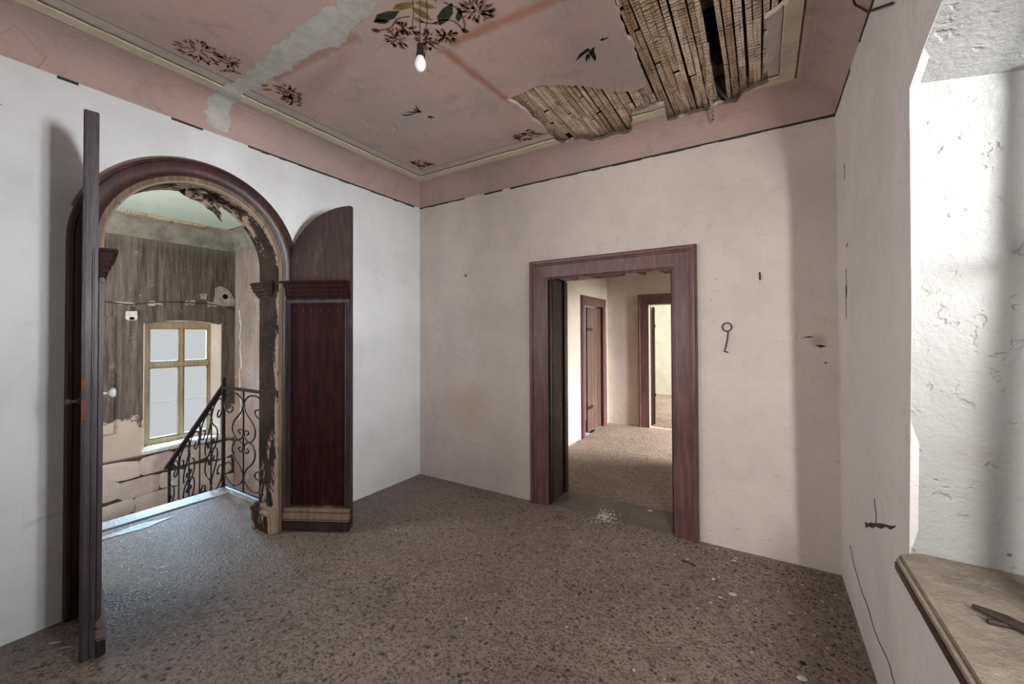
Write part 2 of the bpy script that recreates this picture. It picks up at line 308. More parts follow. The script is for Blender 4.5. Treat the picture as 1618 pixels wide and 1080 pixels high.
# ------------------------------------------------------------------ mesh helpers
class MB:
    def __init__(s): s.v = []; s.f = []; s.mi = []
    def add(s, vs, fs, mi=0):
        b = len(s.v); s.v += [tuple(p) for p in vs]; s.f += [tuple(i + b for i in f) for f in fs]; s.mi += [mi] * len(fs); return s
    def box(s, x0, x1, y0, y1, z0, z1, mi=0):
        return s.add([(x0, y0, z0), (x1, y0, z0), (x1, y1, z0), (x0, y1, z0), (x0, y0, z1), (x1, y0, z1), (x1, y1, z1), (x0, y1, z1)],
                     [(0, 3, 2, 1), (4, 5, 6, 7), (0, 1, 5, 4), (1, 2, 6, 5), (2, 3, 7, 6), (3, 0, 4, 7)], mi)
    def prism(s, poly, fn, a, b, mi=0):
        n = len(poly); vs = [fn(p[0], p[1], a) for p in poly] + [fn(p[0], p[1], b) for p in poly]
        return s.add(vs, [tuple(range(n))[::-1], tuple(range(n, 2 * n))] + [(i, (i + 1) % n, n + (i + 1) % n, n + i) for i in range(n)], mi)
    def tube(s, path, r, n=6, mi=0, closed=False):
        P = [Vector(p) for p in path]; m = len(P); rs = r if isinstance(r, (list, tuple)) else [r] * m
        up = None; rings = []
        for i, p in enumerate(P):
            a = P[(i - 1) % m] if closed or i else P[0]; b = P[(i + 1) % m] if closed or i < m - 1 else P[-1]
            d = (b - a).normalized()
            if up is None or abs(up.dot(d)) > 0.97: up = Vector((0, 0, 1)) if abs(d.z) < 0.9 else Vector((1, 0, 0))
            sx = d.cross(up).normalized(); up = sx.cross(d).normalized()
            rings.append([p + (sx * math.cos(2 * PI * k / n) + up * math.sin(2 * PI * k / n)) * rs[i] for k in range(n)])
        vs = [q for g in rings for q in g]; fs = []
        for i in range(m if closed else m - 1):
            j = (i + 1) % m
            for k in range(n): fs.append((i * n + k, i * n + (k + 1) % n, j * n + (k + 1) % n, j * n + k))
        if not closed: fs += [tuple(range(n))[::-1], tuple(range((m - 1) * n, m * n))]
        return s.add(vs, fs, mi)
    def lathe(s, prof, fn, n=16, mi=0):        # prof (r,h); fn(a,b,h)
        m = len(prof); vs = [fn(r * math.cos(2 * PI * k / n), r * math.sin(2 * PI * k / n), h) for r, h in prof for k in range(n)]
        fs = [(i * n + k, i * n + (k + 1) % n, (i + 1) * n + (k + 1) % n, (i + 1) * n + k) for i in range(m - 1) for k in range(n)]
        fs += [tuple(range(n))[::-1], tuple(range((m - 1) * n, m * n))]
        return s.add(vs, fs, mi)
    def build(s, name, mats, parent=None, smooth=False, bevel=0.0, subd=0):
        me = bpy.data.meshes.new(name); me.from_pydata(s.v, [], s.f)
        if not isinstance(mats, (list, tuple)): mats = [mats]
        for q in mats: me.materials.append(q)
        me.polygons.foreach_set('material_index', s.mi)
        bm = bmesh.new(); bm.from_mesh(me); bmesh.ops.remove_doubles(bm, verts=bm.verts, dist=1e-5); bmesh.ops.recalc_face_normals(bm, faces=bm.faces)
        if bevel:
            es = [e for e in bm.edges if len(e.link_faces) == 2 and e.calc_face_angle(0) > 0.5]
            bmesh.ops.bevel(bm, geom=es, offset=bevel, segments=2, affect='EDGES', clamp_overlap=True)
        bm.to_mesh(me); bm.free()
        if smooth:
            me.polygons.foreach_set('use_smooth', [True] * len(me.polygons))
            try: me.set_sharp_from_angle(angle=0.7)
            except Exception: pass
        o = bpy.data.objects.new(name, me); COL.objects.link(o)
        if parent: o.parent = parent
        return o
def tag(o, label, cat, group=None):
    o['label'] = label; o['category'] = cat
    if group: o['group'] = group
    return o
def struct(o): o['kind'] = 'structure'; return o
def empty(name, loc=(0, 0, 0), rz=0.0):
    o = bpy.data.objects.new(name, None); COL.objects.link(o); o.location = loc; o.rotation_euler = (0, 0, rz); o.empty_display_size = 0.1; return o
YZ = lambda a, b, h: (h, a, b)      # polygon in (Y,Z), extruded along X
XZ = lambda a, b, h: (a, h, b)
XY = lambda a, b, h: (a, b, h)
def smooth_path(pts, k=5):
    P = [Vector(p) for p in pts]; out = []
    for i in range(len(P) - 1):
        p0 = P[max(i - 1, 0)]; p1 = P[i]; p2 = P[i + 1]; p3 = P[min(i + 2, len(P) - 1)]
        for j in range(k):
            t = j / k
            out.append(0.5 * ((2 * p1) + (p2 - p0) * t + (2 * p0 - 5 * p1 + 4 * p2 - p3) * t * t + (3 * p1 - p0 - 3 * p2 + p3) * t ** 3))
    out.append(P[-1]); return out

# ------------------------------------------------------------------ room shell
TOP = 3.3
fl = MB(); fl.box(0, W + 0.5, Y0, 0.0, -0.2, 0); fl.box(-1.15, 0, -3.4, -1.29, -0.2, 0)
struct(fl.build('floor', m_floor))
b = MB(); b.box(1.40, 2.60, 0.0, 0.38, -0.19, 0.006); struct(b.build('threshold', m_thresh, bevel=0.006))
fb = MB(); fb.box(0.9, 3.4, 0.38, 3.36, -0.2, 0); struct(fb.build('floor_passage', m_floor))
fb = MB(); fb.box(0.2, 4.8, 3.36, 7.05, -0.2, 0); fb.box(3.4, 6.5, 1.5, 3.36, -0.2, 0); struct(fb.build('floor_far_room', m_floor_far))

AC, AS = -1.94, 1.95          # arch centre Y, spring height
def arc(r, n=36, a0=0.0, a1=PI): return [(AC + r * math.cos(a0 + (a1 - a0) * i / n), AS + r * math.sin(a0 + (a1 - a0) * i / n)) for i in range(n + 1)]
RI = 0.475
wl = MB()
wl.box(-0.235, 0, Y0, -4.85, -0.2, TOP); wl.box(-0.235, 0, -3.85, AC - RI, -0.2, TOP); wl.box(-0.235, 0, -4.85, -3.85, -0.2, 0.85); wl.box(-0.235, 0, -4.85, -3.85, 2.3, TOP); wl.box(-0.235, 0, AC + RI, 0.0, -0.2, TOP)  # opening behind the camera added for the side fill lamp
wl.prism([(AC - RI, TOP), (AC + RI, TOP)] + arc(RI), YZ, -0.235, 0)
wall_left = struct(wl.build('wall_left', m_wall_left))
wb = MB(); DX0, DX1, DZ = 1.47, 2.535, 1.945
wb.box(-0.28, DX0, 0, 0.38, -0.2, TOP); wb.box(DX1, W + 0.6, 0, 0.38, -0.2, TOP); wb.box(DX0, DX1, 0, 0.38, DZ, TOP)
wall_back = struct(wb.build('wall_back', m_wall_back))
# right wall with the window niche
NY0, NY1 = -3.46, -1.39
def soff(y): u = (y - (NY0 + NY1) / 2) / ((NY1 - NY0) / 2); return 2.197 + 0.165 * (1 - u * u)
N = 16
edge = [(NY1 - 0.038 - (NY1 - 0.038 - NY0) * i / N) for i in range(N + 1)]
wr = MB()
wr.prism([(0.0, -0.2), (0.0, TOP), (-1.428, TOP), (-1.428, 2.197), (-1.41, 1.5), (-1.346, 0.745), (-1.346, -0.2)], YZ, W, W + 0.02)
wr.prism([(Y0, -0.2), (Y0, TOP), (NY0, TOP), (NY0, -0.2)], YZ, W, W + 0.02)
wr.prism([(NY0, -0.2), (NY0, 0.72), (-1.346, 0.72), (-1.346, -0.2)], YZ, W, W + 0.02)
wr.prism([(-1.428, TOP), (-1.428, 2.197)] + [(y, soff(y)) for y in edge[1:]] + [(NY0, TOP)], YZ, W, W + 0.02)
wall_right = struct(wr.build('wall_right', m_wall_right))
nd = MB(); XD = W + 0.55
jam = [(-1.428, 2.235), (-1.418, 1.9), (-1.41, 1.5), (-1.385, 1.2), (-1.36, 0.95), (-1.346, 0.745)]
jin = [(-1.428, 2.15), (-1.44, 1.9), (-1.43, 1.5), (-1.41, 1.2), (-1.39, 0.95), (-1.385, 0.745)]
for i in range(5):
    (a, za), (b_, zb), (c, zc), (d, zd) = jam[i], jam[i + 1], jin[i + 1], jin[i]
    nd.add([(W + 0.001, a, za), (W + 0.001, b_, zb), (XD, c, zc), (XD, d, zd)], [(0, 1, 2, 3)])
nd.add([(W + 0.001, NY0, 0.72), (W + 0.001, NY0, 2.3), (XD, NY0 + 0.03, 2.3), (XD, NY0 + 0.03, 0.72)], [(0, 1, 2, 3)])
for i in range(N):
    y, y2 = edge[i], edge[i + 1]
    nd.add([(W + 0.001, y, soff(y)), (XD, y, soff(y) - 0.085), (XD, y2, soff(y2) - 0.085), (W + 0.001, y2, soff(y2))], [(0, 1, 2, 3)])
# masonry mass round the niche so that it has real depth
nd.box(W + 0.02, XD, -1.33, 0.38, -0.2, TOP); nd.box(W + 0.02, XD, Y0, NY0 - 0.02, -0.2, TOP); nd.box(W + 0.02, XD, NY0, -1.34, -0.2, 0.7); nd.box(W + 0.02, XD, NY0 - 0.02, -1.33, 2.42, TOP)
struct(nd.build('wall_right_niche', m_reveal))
wr2 = MB(); wr2.box(-0.3, 0.4, Y0 - 0.3, Y0, -0.2, TOP); wr2.box(1.6, W + 0.55, Y0 - 0.3, Y0, -0.2, TOP); wr2.box(0.4, 1.6, Y0 - 0.3, Y0, -0.2, 0.9); wr2.box(0.4, 1.6, Y0 - 0.3, Y0, 2.45, TOP); struct(wr2.build('wall_rear', m_wall_back))  # unseen opening cut for the added rear fill lamp

# ------------------------------------------------------------------ coved ceiling with the hole cut out of it
prof = [(0.0, 2.78)]
for i in range(1, 9):
    u = i / 8; prof.append((0.205 * (1 - math.cos(u * PI / 2)), 2.78 + 0.178 * math.sin(u * PI / 2)))
prof += [(0.212, 2.953), (0.285, 2.953), (0.295, 2.966), (0.6, 2.966)]
def zc(x, y):
    d = min(x, W - x, -y, y - Y0)
    for (a, za), (b_, zb) in zip(prof, prof[1:]):
        if d <= b_: return za + (zb - za) * (d - a) / (b_ - a)
    return prof[-1][1]
ce = MB()
ring = lambda d, z: [(d, -d, z), (W - d, -d, z), (W - d, Y0 + d, z), (d, Y0 + d, z)]
pb = prof; pt = [(d, z + 0.024) for d, z in prof]
allp = [ring(d, z) for d, z in pb] + [ring(d, z) for d, z in reversed(pt)]
vs = [p for r in allp for p in r]; fs = []
for i in range(len(allp) - 1):
    if i == len(pb) - 1: continue
    for k in range(4): fs.append((i * 4 + k, i * 4 + (k + 1) % 4, (i + 1) * 4 + (k + 1) % 4, (i + 1) * 4 + k))
L = len(allp) - 1
for k in range(4): fs.append((L * 4 + k, L * 4 + (k + 1) % 4, (k + 1) % 4, k))
n = len(pb) - 1
fs += [tuple(n * 4 + k for k in range(4)), tuple((n + 1) * 4 + k for k in range(4))]
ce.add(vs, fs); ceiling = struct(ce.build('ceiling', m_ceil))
HOLE = [(1.661, -0.917), (1.78, -0.921), (1.909, -0.942), (2.023, -0.868), (2.132, -0.793), (2.242, -0.682), (2.268, -0.639), (2.376, -0.572), (2.463, -0.586), (2.473, -0.701), (2.470, -0.84), (2.492, -0.955), (2.478, -1.08), (2.486, -1.194), (2.495, -1.323), (2.501, -1.468), (2.48, -1.75), (2.62, -2.0), (2.95, -1.9), (3.16, -1.5), (3.199, -1.034), (3.166, -0.898), (3.126, -0.850), (3.078, -0.821), (3.090, -0.710), (3.080, -0.64), (3.092, -0.575), (3.085, -0.47), (3.096, -0.367), (3.103, -0.252), (3.025, -0.235), (2.965, -0.196), (2.931, -0.131), (2.818, -0.156), (2.767, -0.125), (2.702, -0.132), (2.582, -0.13), (2.502, -0.128), (2.519, -0.317), (2.317, -0.339), (2.250, -0.124), (2.19, -0.115), (2.129, -0.13), (2.03, -0.118), (1.946, -0.125), (1.892, -0.180), (1.804, -0.194), (1.725, -0.175), (1.705, -0.28), (1.692, -0.387), (1.70, -0.5), (1.685, -0.606), (1.699, -0.74), (1.69, -0.821)]
rag = []
for (a, b_) in zip(HOLE, HOLE[1:] + HOLE[:1]):
    rag.append(a); L_ = math.dist(a, b_); k = int(L_ / 0.03)
    for j in range(1, k): rag.append((a[0] + (b_[0] - a[0]) * j / k + R_.uniform(-0.006, 0.006), a[1] + (b_[1] - a[1]) * j / k + R_.uniform(-0.006, 0.006)))
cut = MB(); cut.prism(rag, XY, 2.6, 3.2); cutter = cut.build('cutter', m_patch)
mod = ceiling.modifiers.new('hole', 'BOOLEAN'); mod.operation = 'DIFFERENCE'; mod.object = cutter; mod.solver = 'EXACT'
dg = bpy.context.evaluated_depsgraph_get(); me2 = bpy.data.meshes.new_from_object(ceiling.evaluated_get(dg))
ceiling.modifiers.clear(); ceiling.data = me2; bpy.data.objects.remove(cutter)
lid = MB(); lid.box(-0.28, W + 0.55, Y0 - 0.3, 0.38, TOP, TOP + 0.05); struct(lid.build('ceiling_void', m_void))
for i in range(5):
    j = MB(); yy = -0.35 - i * 0.62; j.box(0.02, W - 0.02, yy - 0.06, yy + 0.06, 3.06, 3.24); j.build('joist', m_joist, ceiling, bevel=0.004)

# laths: every strip is an object of its own
def inside(x, y):
    c = False
    for (ax, ay), (bx, by) in zip(HOLE, HOLE[1:] + HOLE[:1]):
        if (ay > y) != (by > y) and x < (bx - ax) * (y - ay) / (by - ay) + ax: c = not c
    return c
x = 1.65
while x < 3.2:
    w = R_.choice([0.021, 0.026, 0.030, 0.035]); xm = x + w / 2
    ys = [yy / 100 for yy in range(-215, -6) if inside(xm, yy / 100) or inside(x, yy / 100) or inside(x + w, yy / 100)]
    gap = R_.choice([0.001, 0.002, 0.003, 0.005, 0.009, 0.015])
    if ys:
        a, b_ = min(ys) - 0.12, min(max(ys) + 0.12, -0.07); yy = a
        while yy < b_ - 0.02:
            ln = R_.uniform(0.28, 0.85); e = min(yy + ln, b_)
            if 2.83 < xm < 2.87 and yy < -0.55 < e + 0.2: yy = e; x += 0.012; continue      # one missing strip shows the void
            mb = MB(); h = R_.uniform(-0.003, 0.004); sk = R_.uniform(-0.004, 0.004); z0 = 2.994 + h; ta = R_.uniform(0, 0.006)
            mb.add([(x - sk, yy, z0), (x + w - sk, yy, z0 + ta), (x + w + sk, e, z0 + R_.uniform(-0.003, 0.004)), (x + sk, e, z0), (x - sk, yy, z0 + 0.009), (x + w - sk, yy, z0 + 0.012), (x + w + sk, e, z0 + 0.011), (x + sk, e, z0 + 0.009)],
                   [(0, 3, 2, 1), (4, 5, 6, 7), (0, 1, 5, 4), (1, 2, 6, 5), (2, 3, 7, 6), (3, 0, 4, 7)])
            mb.build('lath', m_lath, ceiling)
            yy = e + R_.choice([0.0, 0.002, 0.004, 0.03])
            if R_.random() < 0.05: yy += R_.uniform(0.08, 0.2)
    x += w + gap
mb = MB(); P0, P1 = Vector((2.80, -0.75, 2.985)), Vector((2.775, -0.12, 2.872))
mb.prism([(P0.x, P0.y), (P0.x + 0.028, P0.y), (P1.x + 0.02, P1.y), (P1.x + 0.004, P1.y + 0.02)], lambda a, b_, h: (a, b_, P0.z + (b_ - P0.y) / (P1.y - P0.y) * (P1.z - P0.z) + h), 0, 0.008)
o = mb.build('lath', m_lath, ceiling); o['label'] = 'broken lath hanging down from the hole'

def decal(polys, name, mats, off=0.0015, dens=None):
    mb = MB()
    for poly, mi in polys:
        if len(poly) == 4 or dens is None: mb.add([(p[0], p[1], zc(*p) - off) for p in poly], [tuple(range(len(poly)))], mi)
    return mb.build(name, mats, ceiling)
# rough grey repair strip running over the ceiling and down the cove
PL = [(-0.0, -1.92), (0.05, -1.945), (0.125, -1.962), (0.21, -1.955), (0.288, -1.959), (0.375, -1.935), (0.465, -1.920), (0.545, -1.93), (0.625, -1.941), (0.78, -1.95), (0.928, -1.969), (1.03, -1.97), (1.141, -1.980), (1.235, -1.971), (1.405, -1.973), (1.502, -1.993), (1.62, -1.985)]
PR = [(-0.0, -1.80), (0.05, -1.815), (0.125, -1.835), (0.21, -1.843), (0.288, -1.845), (0.375, -1.84), (0.465, -1.838), (0.545, -1.836), (0.625, -1.835), (0.78, -1.822), (0.928, -1.846), (1.03, -1.83), (1.141, -1.81), (1.235, -1.80), (1.405, -1.851), (1.502, -1.857), (1.62, -1.87)]
pp = MB(); rows = []
k = 0
for i in range(len(PL) - 1):
    for j in range(4):
        t = j / 4; l = Vector(PL[i]).lerp(Vector(PL[i + 1]), t); r = Vector(PR[i]).lerp(Vector(PR[i + 1]), t)
        l.y += R_.uniform(-0.02, 0.012); r.y += R_.uniform(-0.01, 0.018)
        rows.append([l.lerp(r, q / 6) for q in range(7)])
rows.append([Vector(PL[-1]).lerp(Vector(PR[-1]), q / 6) for q in range(7)])
for i, row in enumerate(rows):
    for q, p in enumerate(row):
        px = max(p.x, 0.004); off = 0.0 if q in (0, 6) else R_.uniform(0.0015, 0.0035)
        d = min(px, 0.3); inx = 1.0 if px < 0.205 else 0.0
        pp.v.append((px + inx * (off + 0.002), p.y, zc(px, p.y) - off - 0.002))
for i in range(len(rows) - 1):
    for q in range(6): pp.f.append((i * 7 + q, i * 7 + q + 1, (i + 1) * 7 + q + 1, (i + 1) * 7 + q)); pp.mi.append(0)
o = pp.build('plaster_patch', m_patch, ceiling, smooth=True); o['label'] = 'rough grey repair plaster strip crossing the pink ceiling'

def leaf(cx, cy, ang, ln, wd):
    c, s = math.cos(ang), math.sin(ang); out = []
    for u, v in ((-1, 0), (-0.4, 0.8), (0.3, 1), (1, 0.1), (0.3, -0.8), (-0.4, -1)): out.append((cx + c * u * ln / 2 - s * v * wd / 2, cy + s * u * ln / 2 + c * v * wd / 2))
    return out
RN = [m_rose, m_brown, m_olive, m_dkgreen]
def rosette(cx, cy, sx, sy, n, rot, rng, mw=(6, 3, 1)):
    out = []
    for _ in range(int(n * 1.7)):
        a = rng.uniform(0, 2 * PI); r = math.sqrt(rng.uniform(0.02, 1)); u, v = r * math.cos(a), r * math.sin(a)
        x = cx + (u * sx * math.cos(rot) - v * sy * math.sin(rot)); y = cy + (u * sx * math.sin(rot) + v * sy * math.cos(rot))
        out.append((leaf(x, y, a + rot + rng.uniform(-0.5, 0.5), rng.uniform(0.022, 0.045), rng.uniform(0.007, 0.014)), rng.choices([0, 1, 2], mw)[0]))
    return out
rg = random.Random(5)
def flower(cx, cy, sprays, olive, name='painted_flower'):
    ps = []
    for dx, dy, sx, sy, n, rot in sprays: ps += rosette(cx + dx, cy + dy, sx, sy, n, rot, rg)
    for dx, dy, a, ln, wd in olive: ps.append((leaf(cx + dx, cy + dy, a, ln, wd), 2))
    return decal(ps, name, RN)
flower(0.50, -2.10, [(0.0, -0.06, 0.11, 0.10, 44, 0), (0.06, 0.07, 0.06, 0.06, 22, 0)], [(-0.03, 0.10, 0.5, 0.07, 0.026), (-0.01, 0.13, 1.2, 0.06, 0.025), (-0.06, 0.08, 0.3, 0.05, 0.02)])
flower(0.50, -1.73, [(0.06, 0.03, 0.09, 0.07, 40, 0), (-0.02, 0.09, 0.06, 0.06, 24, 0)], [(-0.03, -0.06, 0.5, 0.07, 0.026), (0.0, -0.09, 0.1, 0.06, 0.025), (0.05, -0.05, 1.4, 0.04, 0.02)])
flower(0.47, -0.46, [(0.03, -0.03, 0.08, 0.08, 44, 0.78), (-0.03, -0.1, 0.03, 0.04, 8, 0), (0.1, 0.03, 0.04, 0.03, 8, 0)], [(-0.05, 0.05, 0.78, 0.05, 0.03), (-0.02, 0.02, 0.2, 0.05, 0.022), (-0.03, 0.0, 1.4, 0.05, 0.022)])
flower(1.54, -0.43, [(-0.04, -0.0, 0.08, 0.07, 40, 0), (0.04, -0.04, 0.05, 0.04, 14, 0)], [(0.07, 0.01, 0.1, 0.08, 0.03), (0.1, 0.03, 0.3, 0.07, 0.03), (0.06, 0.05, -0.2, 0.05, 0.02)])
# centre rose stencil
ps = []
for cx, cy, n, sx in ((1.47, -1.67, 30, 0.075), (1.60, -1.585, 30, 0.075), (1.70, -1.555, 26, 0.06), (1.93, -1.60, 46, 0.085), (2.03, -1.69, 30, 0.07), (1.56, -1.70, 18, 0.05)):
    ps += rosette(cx, cy, sx, sx * 0.75, n, rg.uniform(0, 3), rg, (6, 2, 1))
for cx, cy, a, ln, wd in ((1.545, -1.80, 0.1, 0.16, 0.055), (1.79, -1.66, -0.5, 0.16, 0.06), (1.50, -1.79, 0.5, 0.08, 0.03), (1.84, -1.62, -0.8, 0.08, 0.03)): ps.append((leaf(cx, cy, a, ln, wd), 3))
for cx, cy, a, ln, wd in ((1.66, -1.80, 0.2, 0.12, 0.04), (1.70, -1.72, 1.3, 0.12, 0.04), (1.75, -1.75, 0.9, 0.10, 0.035), (1.66, -1.70, 1.2, 0.06, 0.025), (1.82, -1.78, 1.9, 0.1, 0.04), (1.60, -1.68, 0.2, 0.05, 0.02), (1.92, -1.74, 0.4, 0.06, 0.025), (1.72, -1.64, 0.5, 0.04, 0.02)): ps.append((leaf(cx, cy, a, ln, wd), 2))
def stroke(pts, w):
    P = smooth_path([(p[0], p[1], 0) for p in pts], 4); out = []
    for a, b_ in zip(P, P[1:]):
        d = (b_ - a).normalized(); nn = Vector((-d.y, d.x, 0)) * w / 2
        out.append((((a + nn).x, (a + nn).y), ((b_ + nn).x, (b_ + nn).y), ((b_ - nn).x, (b_ - nn).y), ((a - nn).x, (a - nn).y)))
    return out
for pts in ([(1.42, -1.77), (1.50, -1.74), (1.58, -1.76), (1.64, -1.74)], [(1.80, -1.53), (1.80, -1.60), (1.76, -1.64), (1.70, -1.65), (1.66, -1.69)], [(1.80, -1.53), (1.84, -1.58), (1.86, -1.66), (1.83, -1.72)]):
    for q in stroke(pts, 0.008): ps.append((q, 1))
ps.append((leaf(1.43, -1.765, 0.8, 0.05, 0.03), 1)); ps.append((leaf(1.805, -1.528, 0.8, 0.04, 0.03), 3))
o = decal(ps, 'painted_flower', RN); o['label'] = 'large stencilled flower ring around the lamp hook'
def bird(polys, lab):
    o = decal([(p, 0) for p in polys], 'painted_swallow', [m_bird]); o['label'] = lab
bird([[(1.103, -1.158), (1.125, -1.197), (1.097, -1.125), (1.097, -1.10), (1.07, -1.115)], [(1.085, -1.098), (1.10, -1.112), (1.05, -1.135), (1.02, -1.152), (1.00, -1.16), (1.03, -1.13)], [(1.05, -1.115), (1.06, -1.108), (1.00, -1.112), (0.963, -1.122), (0.951, -1.161), (0.985, -1.128)], [(1.072, -1.15), (1.085, -1.165), (1.082, -1.13), (1.07, -1.128)], [(1.083, -1.041), (1.111, -1.033), (1.123, -1.001), (1.108, -1.006), (1.10, -1.02), (1.092, -0.992)]], 'black swallow flying near the left band')
bird([[(2.297, -1.072), (2.318, -1.08), (2.300, -1.048), (2.280, -1.035), (2.268, -1.055)], [(2.279, -1.089), (2.290, -1.07), (2.236, -1.05), (2.183, -1.023), (2.225, -1.068)], [(2.275, -1.04), (2.30, -1.05), (2.296, -1.0), (2.278, -0.965), (2.274, -1.0)], [(2.262, -1.05), (2.275, -1.035), (2.25, -0.985), (2.258, -1.02), (2.232, -0.985), (2.244, -1.03)], [(2.356, -1.112), (2.372, -1.12), (2.38, -1.108), (2.406, -1.112), (2.39, -1.100), (2.359, -1.100)]], 'black swallow flying beside the hole')

# dark line between walls and cove, broken where it has flaked
def line_strip(name, fn, L_, gaps):
    mb = MB(); s = 0.0
    while s < L_:
        e = min(s + R_.uniform(0.04, 0.12), L_)
        if not any(a < (s + e) / 2 < b_ for a, b_ in gaps):
            h = R_.uniform(0.008, 0.015); p, q = fn(s), fn(e); mb.box(min(p[0], q[0]), max(p[2], q[2]), min(p[1], q[1]), max(p[3], q[3]), 2.779 - h, 2.781)
        s = e
    return struct(mb.build(name, m_line))
line_strip('trim_1', lambda s: (s, -0.004, s, 0.003), W, [(0.62, 0.8), (1.0, 1.12)])
line_strip('trim_2', lambda s: (-0.003, -s, 0.004, -s), 4.6, [(0.0, 0.12), (1.68, 1.95), (2.11, 2.47), (2.63, 3.3)])
line_strip('trim_3', lambda s: (W - 0.004, -s, W + 0.003, -s), 1.9, [(0.5, 0.7)])

# ------------------------------------------------------------------ arched doorway to the stairs
def arch_sweep(prof, rin, name, mat, parent, a0=0.0, a1=PI, jam_l=True, jam_r=True, n=30, bottom=0.0, smooth=True):
    path = []                                     # (centre y, centre z, radial dir)
    if jam_r: path += [(0, bottom, (1, 0)), (0, 0.9, (1, 0))]
    for i in range(n + 1): a = a0 + (a1 - a0) * i / n; path.append((0, AS, (math.cos(a), math.sin(a))))
    if jam_l: path += [(0, 0.9, (-1, 0)), (0, bottom, (-1, 0))]
    mb = MB(); m = len(prof)
    for (yc, z, d) in path:
        for r, h in prof: mb.v.append((h, AC + d[0] * (rin + r), z + d[1] * (rin + r)))
    for i in range(len(path) - 1):
        for k in range(m): mb.f.append((i * m + k, i * m + (k + 1) % m, (i + 1) * m + (k + 1) % m, (i + 1) * m + k)); mb.mi.append(0)
    mb.f += [tuple(range(m)), tuple(range((len(path) - 1) * m, len(path) * m))]; mb.mi += [0, 0]
    return mb.build(name, mat, parent, smooth)
m_band = mk_wood('tan_brown_band', (0.09, 0.06, 0.035), (0.19, 0.13, 0.08), rough=0.5)
door_1 = struct(empty('door_1', (0, 0, 0)))
arch_sweep([(0.0, 0.0), (0.0, 0.018), (0.012, 0.024), (0.02, 0.03), (0.05, 0.034), (0.078, 0.03), (0.085, 0.036), (0.1, 0.034), (0.106, 0.02), (0.106, 0.0)], 0.50, 'architrave', m_wood_red, door_1)
arch_sweep([(0.0, 0.004), (0.0, 0.008), (0.028, 0.01), (0.028, 0.004)], 0.474, 'inner_band', m_band, door_1)
# thin plaster rim where the wash meets the timber
rimp = []
arch_sweep([(0.0, 0.0), (0.0, 0.008), (0.012, 0.004), (0.014, 0.0)], 0.604, 'plaster_rim', m_wood_tan, door_1, 0.1, PI - 0.3, False, False)
arch_sweep([(0.0, -0.24), (0.0, 0.006), (0.012, 0.006), (0.012, -0.24)], RI - 0.012, 'jamb_lining', m_flake, door_1)
# capital and base mouldings of the right jamb (stair side)
mb = MB(); jy = AC + RI - 0.012
for z0, z1, pr_ in ((1.735, 1.752, 0.018), (1.752, 1.775, 0.032), (1.775, 1.800, 0.05), (1.80, 1.822, 0.062), (1.822, 1.845, 0.07)):
    mb.box(-0.245, -0.06, jy - pr_, jy + 0.01, z0, z1)
mb.build('capital', m_flake, door_1, bevel=0.005)
mb = MB()
for z0, z1, pr_ in ((0.0, 0.13, 0.045), (0.13, 0.165, 0.055), (0.165, 0.185, 0.035)): mb.box(-0.265, -0.0, jy - pr_, jy + 0.01, z0, z1)
mb.build('jamb_base', m_flake, door_1, bevel=0.008)
# broken plaster hanging at the crown of the arch
bm = bmesh.new(); bmesh.ops.create_icosphere(bm, subdivisions=4, radius=1.0)
from mathutils import noise as mn
for v in bm.verts:
    nz = mn.noise(v.co * 2.3) * 0.35 + mn.noise(v.co * 6) * 0.22 + mn.noise(v.co * 13) * 0.12
    v.co *= 1 + nz
    v.co = Vector((v.co.x * 0.07 - 0.18, v.co.y * 0.105 + AC + 0.06, v.co.z * 0.032 + AS + RI - 0.028 - 0.10 * max(0, v.co.y) ** 1.5))
me = bpy.data.meshes.new('broken_plaster'); bm.to_mesh(me); bm.free(); me.materials.append(m_flake)
o = bpy.data.objects.new('broken_plaster', me); COL.objects.link(o); o.parent = door_1

